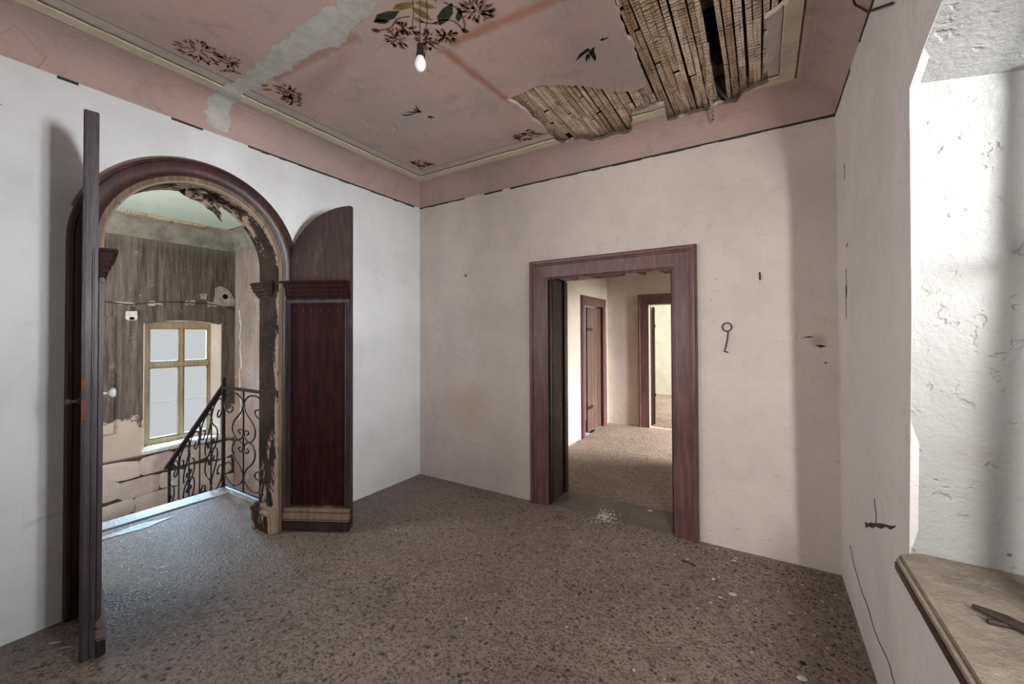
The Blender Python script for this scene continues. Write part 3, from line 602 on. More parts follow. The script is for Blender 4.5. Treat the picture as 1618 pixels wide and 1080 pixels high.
# ------------------------------------------------------------------ the two arched door leaves
LW = 0.505
def leaf_outline(w, hh=2.415):                       # quarter arch rising towards the meeting stile
    pts = [(0.004, 0.02), (w, 0.02), (w, hh)]
    for i in range(1, 15): a = PI / 2 + (PI / 2) * i / 14; pts.append((w + (w - 0.004) * math.cos(a), 1.875 + (hh - 1.875) * math.sin(a)))
    return pts
def door_leaf(loc, rz, side, label, th, latch):
    root = empty('arched_door', loc, rz); tag(root, label, 'door')
    f = lambda y: side * y                 # side -1: ornate face towards -y
    mb = MB(); mb.prism(leaf_outline(LW, 2.415 if side < 0 else 2.462), XZ, min(0, -side * th), max(0, -side * th)); mb.build('leaf_board', m_wood_worn if side < 0 else m_wood_edge, root, bevel=0.003)
    P = lambda mb, x0, x1, z0, z1, y: mb.box(x0, x1, min(0, f(y)), max(0, f(y)), z0, z1)
    mb = MB(); P(mb, 0.012, LW - 0.002, 0.19, 1.715, 0.006); mb.build('panel', m_wood, root, bevel=0.002)
    for nm, x0, x1, z0, z1 in (('stile_moulding', 0.012, 0.047, 0.18, 1.71), ('stile_moulding', LW - 0.036, LW - 0.002, 0.18, 1.71), ('rail_moulding', 0.012, LW - 0.002, 1.69, 1.715), ('rail_moulding', 0.06, LW - 0.05, 0.235, 0.243), ('rail_moulding', 0.10, LW - 0.09, 0.62, 0.627)):
        mb = MB(); th_ = 0.02 if nm == 'stile_moulding' else 0.022 if z0 > 1.6 else 0.011
        if nm == 'stile_moulding':
            P(mb, x0, x0 + 0.012, z0, z1, th_); P(mb, x0 + 0.015, x0 + 0.026, z0, z1, th_ * 0.8); P(mb, x0 + 0.028, x1, z0, z1, th_ * 0.6)
        else: P(mb, x0, x1, z0, z1, th_)
        mb.build(nm, m_wood if nm == 'rail_moulding' and z0 < 1 else m_wood_edge, root, bevel=0.002)
    mb = MB()                              # stepped cornice
    for x0, x1, z0, z1, y in ((0.018, LW, 1.715, 1.74, 0.022), (0.026, LW, 1.74, 1.765, 0.034), (0.03, LW, 1.765, 1.80, 0.040), (0.03, LW, 1.80, 1.835, 0.052), (0.0, LW, 1.835, 1.852, 0.066)): P(mb, x0, x1 - 0.004, z0, z1, y)
    mb.build('cornice', m_wood, root, bevel=0.004)
    mb = MB(); P(mb, 0.0, LW, 0.145, 0.172, 0.024); P(mb, 0.0, LW, 0.095, 0.14, 0.032); P(mb, 0.0, LW, 0.083, 0.09, 0.036); mb.build('plinth_moulding', m_wood_tan, root, bevel=0.006)
    mb = MB(); P(mb, 0.0, LW, 0.012, 0.083, 0.034); mb.build('plinth', m_wood_black, root, bevel=0.006)
    for k in range(6):
        mb = MB(); cx = 0.075 + k * 0.068
        mb.lathe([(0.006, 0.0), (0.0055, 0.003), (0.003, 0.0055)], lambda a, b_, h, cx=cx: (cx + a, f(0.006 + h), 1.635 + b_), 8); mb.build('nail_head', m_wood_edge, root)
    return root
leaf_r = door_leaf((0.004, -1.415, 0), math.radians(28.0), -1, 'dark panelled arched door leaf right of the opening, nearly folded back to wall', 0.042, False)
leaf_l = door_leaf((0.012, -2.434, 0), math.radians(-12.0), 1, 'tall arched door leaf left of the opening, seen edge-on with white knob', 0.05, True)
mb = MB(); mb.box(LW - 0.004, LW + 0.012, -0.046, -0.026, 0.02, 2.45); mb.build('meeting_bead', m_wood_edge, leaf_l, bevel=0.006)
mb = MB(); mb.box(LW - 0.004, LW + 0.016, -0.017, -0.002, 0.02, 1.85); mb.build('meeting_bead', m_wood_edge, leaf_l, bevel=0.006)
for z0, z1 in ((1.215, 1.262), (1.085, 1.17)):
    mb = MB(); mb.box(LW + 0.006, LW + 0.0135, -0.049, -0.034, z0, z1); o = mb.build('lock_plate', m_orange, leaf_l); o['label'] = 'patch of orange primer on the edge'
mb = MB(); mb.lathe([(0.006, 0.0), (0.006, 0.028), (0.014, 0.032), (0.022, 0.040), (0.024, 0.048), (0.02, 0.056), (0.008, 0.059)], lambda a, b_, h: (LW - 0.06 + a, 0.005 + h, 1.185 + b_), 16); o = mb.build('door_knob', m_porc, leaf_l, smooth=True); o['label'] = 'white porcelain knob'
mb = MB(); mb.lathe([(0.014, 0), (0.014, -0.008), (0.007, -0.012), (0.007, -0.03), (0.014, -0.034), (0.014, -0.046), (0.005, -0.05)], lambda a, b_, h: (LW - 0.05 + a, -0.05 + h, 1.16 + b_), 12); mb.box(LW - 0.09, LW - 0.03, -0.056, -0.05, 1.13, 1.20); mb.build('latch', m_rust, leaf_l, smooth=True)
mb = MB(); mb.box(LW - 0.05, LW - 0.02, 0.0, 0.012, 0.18, 1.40); mb.build('cover_strip', m_pale, leaf_l, bevel=0.003)

# ------------------------------------------------------------------ rectangular doorways
def frame_sweep(prof, x0, x1, z1, fn, mats, parent, names=('jamb', 'jamb', 'head'), z0=0.0):
    m = len(prof)
    def strip(pa, pb_, nm):
        mb = MB()
        mb.v = [fn(*pa(o), h) for o, h in prof] + [fn(*pb_(o), h) for o, h in prof]
        mb.f = [(k, (k + 1) % m, m + (k + 1) % m, m + k) for k in range(m)] + [tuple(range(m)), tuple(range(m, 2 * m))]; mb.mi = [0] * len(mb.f)
        mb.build(nm, mats, parent)
    strip(lambda o: (x0 - o, z0), lambda o: (x0 - o, z1 + o), names[0])
    strip(lambda o: (x1 + o, z0), lambda o: (x1 + o, z1 + o), names[1])
    strip(lambda o: (x0 - o, z1 + o), lambda o: (x1 + o, z1 + o), names[2])
PF = [(0.0, 0.0), (0.0, 0.022), (0.012, 0.028), (0.02, 0.024), (0.115, 0.030), (0.122, 0.036), (0.130, 0.036), (0.135, 0.046), (0.152, 0.05), (0.162, 0.04), (0.166, 0.0)]
door_2 = struct(empty('door_2', (0, 0, 0)))
X0d, X1d, Zd = 1.500, 2.502, 1.915
frame_sweep(PF, X0d, X1d, Zd, lambda a, z, h: (a, -h, z), m_wood_frame, door_2)
for xs, sg in ((X0d, -1), (X1d, 1)):
    mb = MB(); mb.box(min(xs, xs + sg * 0.03), max(xs, xs + sg * 0.03), 0.0, 0.37, 0.0, 1.945); mb.build('reveal_board', m_wood, door_2)
    s2 = -sg
    for y0, y1, t_, m_ in ((0.004, 0.03, 0.014, m_wood_black), (0.04, 0.055, 0.008, m_wood_black), (0.07, 0.26, 0.005, m_wood_worn), (0.30, 0.365, 0.016, m_wood_black)):
        mb = MB(); mb.box(min(xs, xs + s2 * t_), max(xs, xs + s2 * t_), y0, y1, 0.006, 1.93); mb.build('reveal_moulding', m_, door_2, bevel=0.002)
mb = MB(); mb.box(X0d, X1d, 0.0, 0.05, 1.925, 1.944); mb.build('head_board', m_wood_black, door_2)
x = X0d + 0.1
for ln in (0.12, 0.3, 0.08, 0.14):         # torn boards of the reveal head
    mb = MB(); mb.prism([(x, 0.06), (x + ln, 0.05), (x + ln - 0.02, 0.2 + R_.uniform(0, 0.1)), (x + 0.03, 0.3)], XY, 1.932, 1.9445); mb.build('head_board', m_wood_worn, door_2); x += ln + 0.09

# passage behind the back wall
pm = plaster('passage_wash', (0.66, 0.60, 0.54))
p = MB(); p.box(0.76, 0.9, 0.38, 2.30, -0.2, 2.8); p.box(0.76, 0.9, 3.115, 3.66, -0.2, 2.8); p.box(0.76, 0.9, 2.30, 3.115, 1.875, 2.8); struct(p.build('wall_passage_left', pm))
p = MB(); p.box(0.9, 1.535, 3.36, 3.66, -0.2, 2.8); p.box(2.32, 3.7, 3.36, 3.66, -0.2, 2.8); p.box(1.535, 2.32, 3.36, 3.66, 1.905, 2.8); struct(p.build('wall_passage_back', pm))
p = MB(); p.box(3.4, 3.7, 0.38, 2.12, -0.2, 2.8); p.box(3.4, 3.7, 2.12, 3.36, 2.15, 2.8); struct(p.build('wall_passage_right', pm))
p = MB(); p.box(0.6, 3.7, 0.38, 3.66, 2.8, 2.9); struct(p.build('ceiling_passage', pm))
p = MB(); p.box(0.2, 4.9, 7.05, 7.25, -0.2, 2.8); p.box(0.0, 0.2, 3.36, 7.25, -0.2, 2.8); p.box(4.8, 5.0, 3.36, 4.7, -0.2, 2.8); p.box(4.8, 5.0, 6.2, 7.25, -0.2, 2.8); p.box(0.0, 5.0, 3.66, 7.25, 2.8, 2.9); p.box(3.7, 5.0, 3.46, 3.66, -0.2, 2.8); p.box(0.0, 0.78, 3.36, 3.66, -0.2, 2.8); struct(p.build('wall_far_room', m_white))
door_3 = struct(empty('door_3', (0, 0, 0)))
PF2 = [(0.0, 0.0), (0.0, 0.018), (0.10, 0.026), (0.11, 0.034), (0.125, 0.034), (0.13, 0.0)]
frame_sweep(PF2, 2.325, 3.10, 1.87, lambda a, z, h: (0.9 + h, a, z), m_wood_frame, door_3)
for ys, sg in ((2.325, 1), (3.10, -1)):
    mb = MB(); mb.box(0.77, 0.9, min(ys, ys - sg * 0.02), max(ys, ys - sg * 0.02), 0.0, 1.87); mb.build('reveal_board', m_wood, door_3)
d3 = tag(empty('plank_door', (0.862, 2.515, 0)), 'brown plank door standing ajar in the left wall of the passage', 'door')
for k in range(4):
    mb = MB(); mb.box(-0.015, 0.015, 0.003 + k * 0.146, 0.145 + k * 0.146, 0.01, 1.85); mb.build('plank', m_door_far, d3, bevel=0.003)
for z in (0.35, 1.5):
    mb = MB(); mb.box(0.014, 0.024, -0.03, 0.2, z, z + 0.04); mb.build('hinge_strap', m_iron, d3)
door_4 = struct(empty('door_4', (0, 0, 0)))
frame_sweep([(o_ * 1.25, h) for o_, h in PF2], 1.56, 2.30, 1.90, lambda a, z, h: (a, 3.36 - h, z), m_wood_frame, door_4)
d4 = tag(empty('plank_door', (1.575, 3.60, 0), math.radians(103)), 'pale narrow door leaf opened into the bright far room', 'door')
mb = MB(); mb.box(0, 0.7, -0.02, 0.02, 0.01, 1.88); mb.build('leaf_board', m_door_far, d4, bevel=0.003)
mb = MB(); mb.box(-0.004, 0.06, -0.024, -0.0195, 0.02, 1.86); mb.build('stile', m_pale, d4)
for z in (0.45, 1.55):
    mb = MB(); mb.box(-0.012, 0.03, -0.03, -0.02, z, z + 0.05); mb.build('hinge', m_iron, d4)

# ------------------------------------------------------------------ window in the room's niche (just right of the frame) with its stone sill
def slab_sill():
    mb = MB(); mb.prism([(3.402, -1.385), (3.47, -1.345), (3.99, -1.37), (3.99, -3.44), (3.402, -3.44)], XY, 0.70, 0.758); o = mb.build('window_sill', [m_sill], None, bevel=0.012)
    return o
sill = struct(slab_sill())
mb = MB(); mb.prism([(3.398, -1.39), (3.415, -1.38), (3.415, -3.44), (3.398, -3.44)], XY, 0.705, 0.742); mb.build('nosing', m_wood_red, sill, bevel=0.008)
win2 = struct(empty('window_2', (0, 0, 0)))
def wbar(y0, y1, z0, z1, x0=3.69, x1=3.72, nm='frame_bar', m_=m_wood_red):
    mb = MB(); mb.box(x0, x1, y0, y1, z0, z1); return mb.build(nm, m_, win2, bevel=0.004)
wbar(-1.47, -1.40, 0.758, 2.28); wbar(-3.45, -3.30, 0.758, 2.28); wbar(-2.42, -2.35, 0.758, 2.28); wbar(-3.45, -1.40, 0.758, 0.83); wbar(-3.45, -1.40, 2.19, 2.38); wbar(-3.30, -1.47, 1.62, 1.66)
for y0, y1 in ((-3.30, -2.42), (-2.35, -1.47)):
    for z0, z1 in ((0.83, 1.62), (1.66, 2.19)):
        mb = MB(); mb.box(3.703, 3.707, y0, y1, z0, z1); mb.build('pane', m_glass, win2)
it = MB(); it.tube([(3.49, -1.655, 0.772), (3.53, -1.69, 0.775), (3.58, -1.73, 0.772), (3.66, -1.80, 0.77)], [0.006, 0.012, 0.011, 0.008], 8); it.tube([(3.50, -1.70, 0.766), (3.56, -1.70, 0.768)], 0.006, 6)
tag(it.build('metal_scrap', m_rust, smooth=True), 'dark scrap of rusty metal lying on the dusty window sill', 'scrap')

# ------------------------------------------------------------------ stairwell
XW = -3.3
WY0, WY1, WZ0, WZ1 = -1.272, -0.455, 0.09, 1.60
hd = [(WY1 - (WY1 - WY0) * i / 10, WZ1 + 0.05 * (1 - ((i - 5) / 5) ** 2)) for i in range(11)]
s = MB()
s.box(XW - 0.24, XW, -3.4, WY0, -1.8, 2.66); s.box(XW - 0.24, XW, WY1, -0.1, -1.8, 2.66); s.box(XW - 0.24, XW, WY0, WY1, -1.8, WZ0)
s.prism([(WY0, 2.66), (WY1, 2.66)] + hd, YZ, XW - 0.24, XW)
s.box(XW - 0.45, XW - 0.24, -3.4, -1.7, -1.8, 2.66); s.box(XW - 0.45, XW - 0.24, -0.12, -0.1, -1.8, 2.66); s.box(XW - 0.45, XW - 0.24, -1.7, -0.12, -1.8, 0.0); s.box(XW - 0.45, XW - 0.24, -1.7, -0.12, 1.95, 2.66)
wall_stair = struct(s.build('wall_stair_window', m_soot))
rv = MB()                                  # pale splayed reveal
rv.prism([(XW + 0.002, WY1 - 0.003), (XW - 0.16, WY1 - 0.055), (XW - 0.225, WY1 - 0.06), (XW - 0.225, WY1 + 0.01), (XW + 0.002, WY1 + 0.01)], XY, WZ0, WZ1 + 0.02)
rv.box(XW - 0.225, XW + 0.002, WY0 - 0.004, WY0 + 0.004, WZ0, WZ1)
rv.add([(XW + 0.003, y, z - 0.002) for y, z in hd] + [(XW - 0.225, y, z - 0.002) for y, z in hd], [(i, i + 1, 12 + i, 11 + i) for i in range(10)])
m_rev2 = plaster('pink_reveal', (0.66, 0.55, 0.48), specks=1, bump=0.5)
rv.build('window_reveal', m_rev2, wall_stair)
mb = MB(); mb.prism([(WY0 - 0.02, 0.03), (WY1 + 0.03, 0.03), (WY1 + 0.02, 0.085), (-0.8, 0.10), (-1.0, 0.088), (WY0 - 0.03, 0.075)], YZ, XW - 0.3, XW + 0.05); mb.build('window_sill', flat('pale_sill', (0.72, 0.70, 0.67), 0.8), wall_stair, bevel=0.01)
s = MB(); s.box(XW - 0.45, -0.235, -0.28, -0.05, -1.8, 2.66); struct(s.build('wall_stair_right', m_pinkwall))
s = MB(); s.box(XW - 0.45, -0.235, -3.7, -3.4, -1.8, 3.0); s.box(XW - 0.45, 0, -3.7, -0.05, -1.9, -1.8)
struct(s.build('wall_stair_left', m_pinkwall))
c = MB()                                   # cove
m_cove = flat('grey_cove', (0.33, 0.31, 0.26), 0.9, spec=0.1, nz=0.4, sc=6)
c.prism([(XW - 0.02, 2.63), (XW + 0.008, 2.63), (XW + 0.03, 2.75), (XW + 0.1, 2.84), (XW + 0.2, 2.875), (XW + 0.2, 2.95), (XW - 0.02, 2.95)], XZ, -3.4, -0.05)
c.prism([(-0.05, 2.63), (-0.288, 2.63), (-0.31, 2.75), (-0.38, 2.84), (-0.48, 2.875), (-0.48, 2.95), (-0.05, 2.95)], lambda a, b_, h: (h, a, b_), XW - 0.02, -0.235)
struct(c.build('trim_4', m_cove))
c = MB(); c.box(XW - 0.45, -0.235, -3.7, -0.05, 2.872, 3.0); struct(c.build('ceiling_stair', m_green))
# ragged lath strips torn from the edge of the green ceiling
cs = bpy.data.objects['ceiling_stair']
for (y0, y1, dx, dz, tilt) in ((-2.3, -1.35, 0.24, -0.006, 0.0), (-1.75, -0.75, 0.215, -0.014, 0.01), (-1.25, -0.42, 0.235, -0.004, -0.012), (-1.05, -0.62, 0.19, -0.03, 0.02), (-1.5, -1.1, 0.20, -0.028, -0.01)):
    mb = MB(); mb.prism([(XW + dx, y0), (XW + dx + 0.03, y0 + 0.02), (XW + dx + 0.035 + tilt, y1), (XW + dx + tilt, y1 + 0.03)], XY, 2.872 + dz - 0.008, 2.873 + dz + 0.01)
    mb.build('lath', m_lath, cs)
mb = MB(); mb.box(XW + 0.2, -0.235, -0.487, -0.477, 2.862, 2.876); struct(mb.build('trim_5', flat('red_edge_line', (0.32, 0.1, 0.07), 0.8)))

# rubble stones of the lower window wall
rs = random.Random(21)
def stone(y0, y1, z0, z1, mb=None, proud=0.018):
    k = 9; cy, cz_ = (y0 + y1) / 2, (z0 + z1) / 2; hy, hz = (y1 - y0) / 2, (z1 - z0) / 2; ring_ = []
    for i in range(k):
        a = 2 * PI * i / k + rs.uniform(-0.15, 0.15); e = 0.36
        ca, sa = math.cos(a), math.sin(a)
        ring_.append((cy + hy * math.copysign(abs(ca) ** e, ca) * rs.uniform(0.93, 1.03), cz_ + hz * math.copysign(abs(sa) ** e, sa) * rs.uniform(0.90, 1.03)))
    tl = rs.uniform(-0.09, 0.12); ring_ = [(y, z + tl * (y - cy)) for y, z in ring_]
    mb = MB(); pr_ = proud * rs.uniform(0.5, 1.6)
    mb.v = [(XW - 0.01, y, z) for y, z in ring_] + [(XW + pr_ * 0.7, y, z) for y, z in ring_] + [(XW + pr_, cy + (y - cy) * 0.8, cz_ + (z - cz_) * 0.75) for y, z in ring_]
    mb.f = [(i, (i + 1) % k, k + (i + 1) % k, k + i) for i in range(k)] + [(k + i, k + (i + 1) % k, 2 * k + (i + 1) % k, 2 * k + i) for i in range(k)] + [tuple(range(2 * k, 3 * k))]; mb.mi = [0] * len(mb.f)
    return mb.build('stone', m_rubble, wall_stair, smooth=True)
zt = 0.02
for row, (h, xs) in enumerate(((0.24, (-2.3, -1.75, -1.30, -0.98, -0.62, -0.3)), (0.22, (-2.3, -1.9, -1.50, -1.12, -0.84, -0.46, -0.3)), (0.2, (-2.3, -1.72, -1.33, -0.95, -0.6, -0.3)), (0.22, (-2.3, -1.95, -1.55, -1.2, -0.8, -0.45, -0.3)), (0.24, (-2.3, -1.7, -1.3, -1.0, -0.6, -0.3)), (0.24, (-2.3, -1.85, -1.4, -0.9, -0.5, -0.3)))):
    for a, b_ in zip(xs, xs[1:]):
        t0 = rs.uniform(-0.03, 0.02); g_ = rs.choice([0.001, 0.004, 0.010, 0.016]); stone(a + g_ + rs.uniform(-0.05, 0.01), b_ - g_ + rs.uniform(-0.01, 0.04), zt - h + g_ + t0 - rs.uniform(0, 0.03), zt - g_ + t0)
    zt -= h
# stair window: two casements with a transom, a thin glazing bar low down
win1 = struct(empty('window_1', (0, 0, 0)))
xa, xb = XW - 0.23, XW - 0.16
def sbar(y0, y1, z0, z1, nm, x0=None, x1=None):
    mb = MB(); mb.box(xa if x0 is None else x0, xb if x1 is None else x1, y0, y1, z0, z1); return mb.build(nm, m_sash, win1, bevel=0.004)
sbar(-1.30, -1.175, 0.09, 1.62, 'frame_jamb'); sbar(-0.537, -0.49, 0.09, 1.62, 'frame_jamb'); sbar(-1.175, -0.537, 1.55, 1.64, 'frame_head'); sbar(-1.175, -0.537, 0.05, 0.155, 'frame_sill')
sbar(-0.857, -0.821, 0.155, 1.55, 'mullion'); sbar(-1.175, -0.537, 1.052, 1.114, 'transom', XW - 0.235, XW - 0.15)
for y0, y1 in ((-1.175, -0.857), (-0.821, -0.537)):
    sbar(y0 + 0.016, y1 - 0.016, 0.607, 0.614, 'glazing_bar', XW - 0.205, XW - 0.19)
    for z0, z1 in ((0.155, 1.052), (1.114, 1.55)):
        for q0, q1, u0, u1 in ((y0, y0 + 0.016, z0, z1), (y1 - 0.016, y1, z0, z1), (y0, y1, z1 - 0.016, z1), (y0, y1, z0, z0 + 0.016)): sbar(q0, q1, u0, u1, 'sash_rail', XW - 0.215, XW - 0.17)
    for z0, z1 in ((0.171, 0.607), (0.614, 1.036), (1.13, 1.534)):
        mb = MB(); mb.box(XW - 0.199, XW - 0.196, y0 + 0.016, y1 - 0.016, z0, z1); mb.build('pane', m_glass, win1)
# cable, dabs of plaster and wall box above the window
cb = MB(); wp = [(-2.1, 1.84), (-1.605, 1.837), (-1.432, 1.819), (-1.289, 1.842), (-1.064, 1.873), (-0.813, 1.881), (-0.600, 1.877), (-0.42, 1.85), (-0.285, 1.808)]
cb.tube(smooth_path([(XW + 0.008, y, z) for y, z in wp], 4), 0.009, 6); tag(cb.build('electric_cable', m_cabl, smooth=True), 'dark electric cable running across the sooty wall above the stair window', 'cable')
def dab(pts, nm='plaster_dab', x=0.014, mat=None):
    mb = MB(); k = 3; P = []
    for (a, b_) in zip(pts, pts[1:] + pts[:1]):
        for j in range(k): P.append((a[0] + (b_[0] - a[0]) * j / k + rs.uniform(-0.012, 0.012), a[1] + (b_[1] - a[1]) * j / k + rs.uniform(-0.012, 0.012)))
    mb.prism(P, YZ, XW - 0.01, XW + x); return mb.build(nm, mat or m_rev2, wall_stair)
m_dab = flat('grey_dab', (0.40, 0.35, 0.30), 0.95, spec=0.1, nz=0.4)
for pts in ([(-1.56, 1.85), (-1.36, 1.84), (-1.36, 1.80), (-1.5, 1.82)], [(-1.24, 1.87), (-1.12, 1.885), (-1.1, 1.84), (-1.24, 1.82)], [(-0.86, 1.91), (-0.76, 1.91), (-0.76, 1.85), (-0.86, 1.85)], [(-0.62, 1.91), (-0.54, 1.90), (-0.55, 1.84), (-0.62, 1.84)], [(-0.70, 2.0), (-0.63, 2.01), (-0.63, 1.94), (-0.69, 1.94)]): dab(pts, x=0.012, mat=m_dab)
dab([(-0.53, 2.10), (-0.45, 2.13), (-0.36, 2.09), (-0.29, 1.96), (-0.30, 1.86), (-0.42, 1.84), (-0.54, 1.85)], mat=m_dab)
mb = MB(); mb.lathe([(0.035, 0.0), (0.03, 0.006)], lambda a, b_, h: (XW + 0.014 + h, -0.41 + a, 1.99 + b_), 9); mb.build('dark_hole', m_void, wall_stair)
bx = tag(empty('junction_box', (XW, -1.392, 1.69)), 'pale open junction box below the cable, left of the stair window', 'box')
mb = MB(); mb.prism([(-0.05, 0.05), (0.05, 0.055), (0.055, -0.04), (0.03, -0.055), (-0.03, -0.055), (-0.052, -0.04)], YZ, 0.0, 0.03); mb.build('box_body', flat('box_pale', (0.62, 0.57, 0.5), 0.8), bx, bevel=0.004)
mb = MB(); mb.lathe([(0.026, 0.03), (0.024, 0.0335)], lambda a, b_, h: (h, a, b_ * 0.7 - 0.033), 10); mb.build('dark_hole', m_void, bx)
mb = MB(); mb.box(0.0, 0.014, -0.008, 0.012, 0.05, 0.13); mb.build('cable_stub', m_cabl, bx)
mb = MB()                                  # pale crack down the corner
zz = 1.80; pts = []
while zz > 0.2: pts.append((XW + 0.16 + rs.uniform(-0.035, 0.035), -0.2805, zz)); zz -= rs.uniform(0.05, 0.1)
mb.tube(pts, [rs.uniform(0.004, 0.016) for _ in pts], 5); mb.build('plaster_crack', flat('white_crack', (0.7, 0.68, 0.64), 0.9), bpy.data.objects['wall_stair_right'])
# pilaster strip left of the window
mb = MB(); mb.box(XW - 0.005, XW + 0.025, -1.75, -1.53, 0.33, 1.68); mb.build('pilaster', m_soot, wall_stair, bevel=0.01)

# landing kerb, stairs
mb = MB(); mb.prism([(-1.27, -3.4), (-1.11, -3.4), (-1.13, -1.45), (-1.12, -1.30), (-0.24, -1.30), (-0.24, -1.19), (-1.34, -1.21)], XY, -0.16, 0.012); struct(mb.build('landing_kerb', m_kerb, bevel=0.012))
mb = MB(); P = []
for i in range(26):
    a = 2 * PI * i / 26; P.append((-0.98 + 0.05 * math.cos(a) * (1 + 0.3 * math.sin(3 * a)), -2.02 + 0.22 * math.sin(a) * (1 + 0.2 * math.cos(4 * a))))
mb.prism(P, XY, -0.001, 0.006); o = mb.build('screed_patch', m_kerb, bpy.data.objects['landing_kerb'])
st = struct(empty('stair_flight', (0, 0, 0)))
for i in range(6):
    mb = MB(); zt_ = -0.165 * (i + 1); mb.box(-1.32 - 0.26 * (i + 1), -1.24 - 0.26 * i, -2.6, -1.22, zt_ - 0.165, zt_); mb.build('step', m_kerb, st, bevel=0.01)
mb = MB(); mb.box(XW, -2.85, -3.4, -0.28, -1.3, -1.155); mb.build('half_landing', m_kerb, st)

# ------------------------------------------------------------------ wrought-iron stair railing
rail = tag(empty('stair_railing', (-1.33, -1.255, 0)), 'black wrought-iron stair railing with scrolls beyond the arched opening', 'railing')
SL = 0.755
def bar(nm, x0, z0, x1, z1, w, t_):
    mb = MB(); d = Vector((x1 - x0, 0, z1 - z0)); nrm = Vector((-d.z, 0, d.x)).normalized() * w / 2; vs = []
    for yy in (-t_ / 2, t_ / 2):
        for px, pz, sg in ((x0, z0, -1), (x1, z1, -1), (x1, z1, 1), (x0, z0, 1)): vs.append((px + nrm.x * sg, yy, pz + nrm.z * sg))
    mb.add(vs, [(0, 1, 2, 3), (7, 6, 5, 4), (0, 4, 5, 1), (1, 5, 6, 2), (2, 6, 7, 3), (3, 7, 4, 0)]); return mb.build(nm, m_iron, rail, bevel=0.003)
HX = 0.755                                 # length of the level part
bar('handrail', -0.012, 0.958, HX, 0.958, 0.022, 0.04); bar('handrail', 0.0, 0.966, -1.33, 0.966 - SL * 1.33, 0.026, 0.045)
bar('bottom_rail', 0.0, 0.04, HX, 0.04, 0.012, 0.014); bar('bottom_rail', 0.0, 0.04, -1.25, 0.04 - SL * 1.25, 0.012, 0.014)
bar('post', 0.0, -0.02, 0.0, 1.0, 0.026, 0.026); bar('post', -1.25, -1.12, -1.25, 0.975 - SL * 1.25, 0.024, 0.024); bar('baluster', HX - 0.01, 0.04, HX - 0.01, 0.95, 0.012, 0.012)
mb = MB(); mb.lathe([(0.008, 0.985), (0.014, 0.99), (0.014, 1.0), (0.007, 1.006), (0.014, 1.016), (0.021, 1.03), (0.014, 1.044), (0.005, 1.054)], lambda a, b_, h: (a, b_, h), 12); mb.build('finial', m_iron, rail, smooth=True)
SC = [(365, 262), (346, 270), (345, 300), (368, 325), (398, 305), (410, 250), (395, 195), (355, 158), (310, 160), (275, 195), (262, 250), (285, 315), (325, 375), (345, 440), (335, 500), (305, 533), (275, 515), (263, 478), (272, 448), (292, 448), (297, 468), (284, 480)]
def scroll(cx, hw, sx, sv, slope, name='scroll'):
    pts = []
    for a, b_ in SC:
        u = (a - 260) / 152 * hw * sx; v = (b_ - 130) / 405 * 0.5
        if sv: v = 1 - v
        xx = cx + u; zt_ = 0.945 + slope * xx; zb_ = 0.046 + slope * xx; pts.append((xx, 0, zt_ + (zb_ - zt_) * v))
    mb = MB(); mb.tube(smooth_path(pts, 4), 0.0072, 6); return mb.build(name, m_iron, rail, smooth=True)
def knot(cx, slope, v):
    z = 0.945 - 0.9 * v + slope * cx; mb = MB(); mb.lathe([(0.010, -0.012), (0.014, 0), (0.010, 0.012)], lambda a, b_, h: (cx + a, b_, z + h), 8); mb.build('collar', m_iron, rail)
def module(cx, hw, slope, sides=(-1, 1)):
    bar('baluster', cx, 0.04 + slope * cx, cx, 0.95 + slope * cx, 0.012, 0.012)
    for sx in sides:
        for sv in (0, 1): scroll(cx, hw, sx, sv, slope)
    for v in (0.15, 0.42, 0.57, 0.84): knot(cx, slope, v)
module(HX / 2, HX / 2 - 0.012, 0.0)
for i, cx in ((1, -0.25), (3, -0.75)): module(cx, 0.235, SL)
for cx in (-0.5, -1.0): bar('baluster', cx, 0.04 + SL * cx, cx, 0.95 + SL * cx, 0.012, 0.012)
for sv in (0, 1): scroll(-1.25, 0.235, 1, sv, SL)
mb = MB(); mb.tube(smooth_path([(-1.31, 0, -0.06), (-1.345, 0, -0.05), (-1.35, 0, -0.02), (-1.325, 0, 0.0), (-1.30, 0, -0.012), (-1.305, 0, -0.03)], 4), 0.008, 6); mb.build('scroll', m_iron, rail, smooth=True)

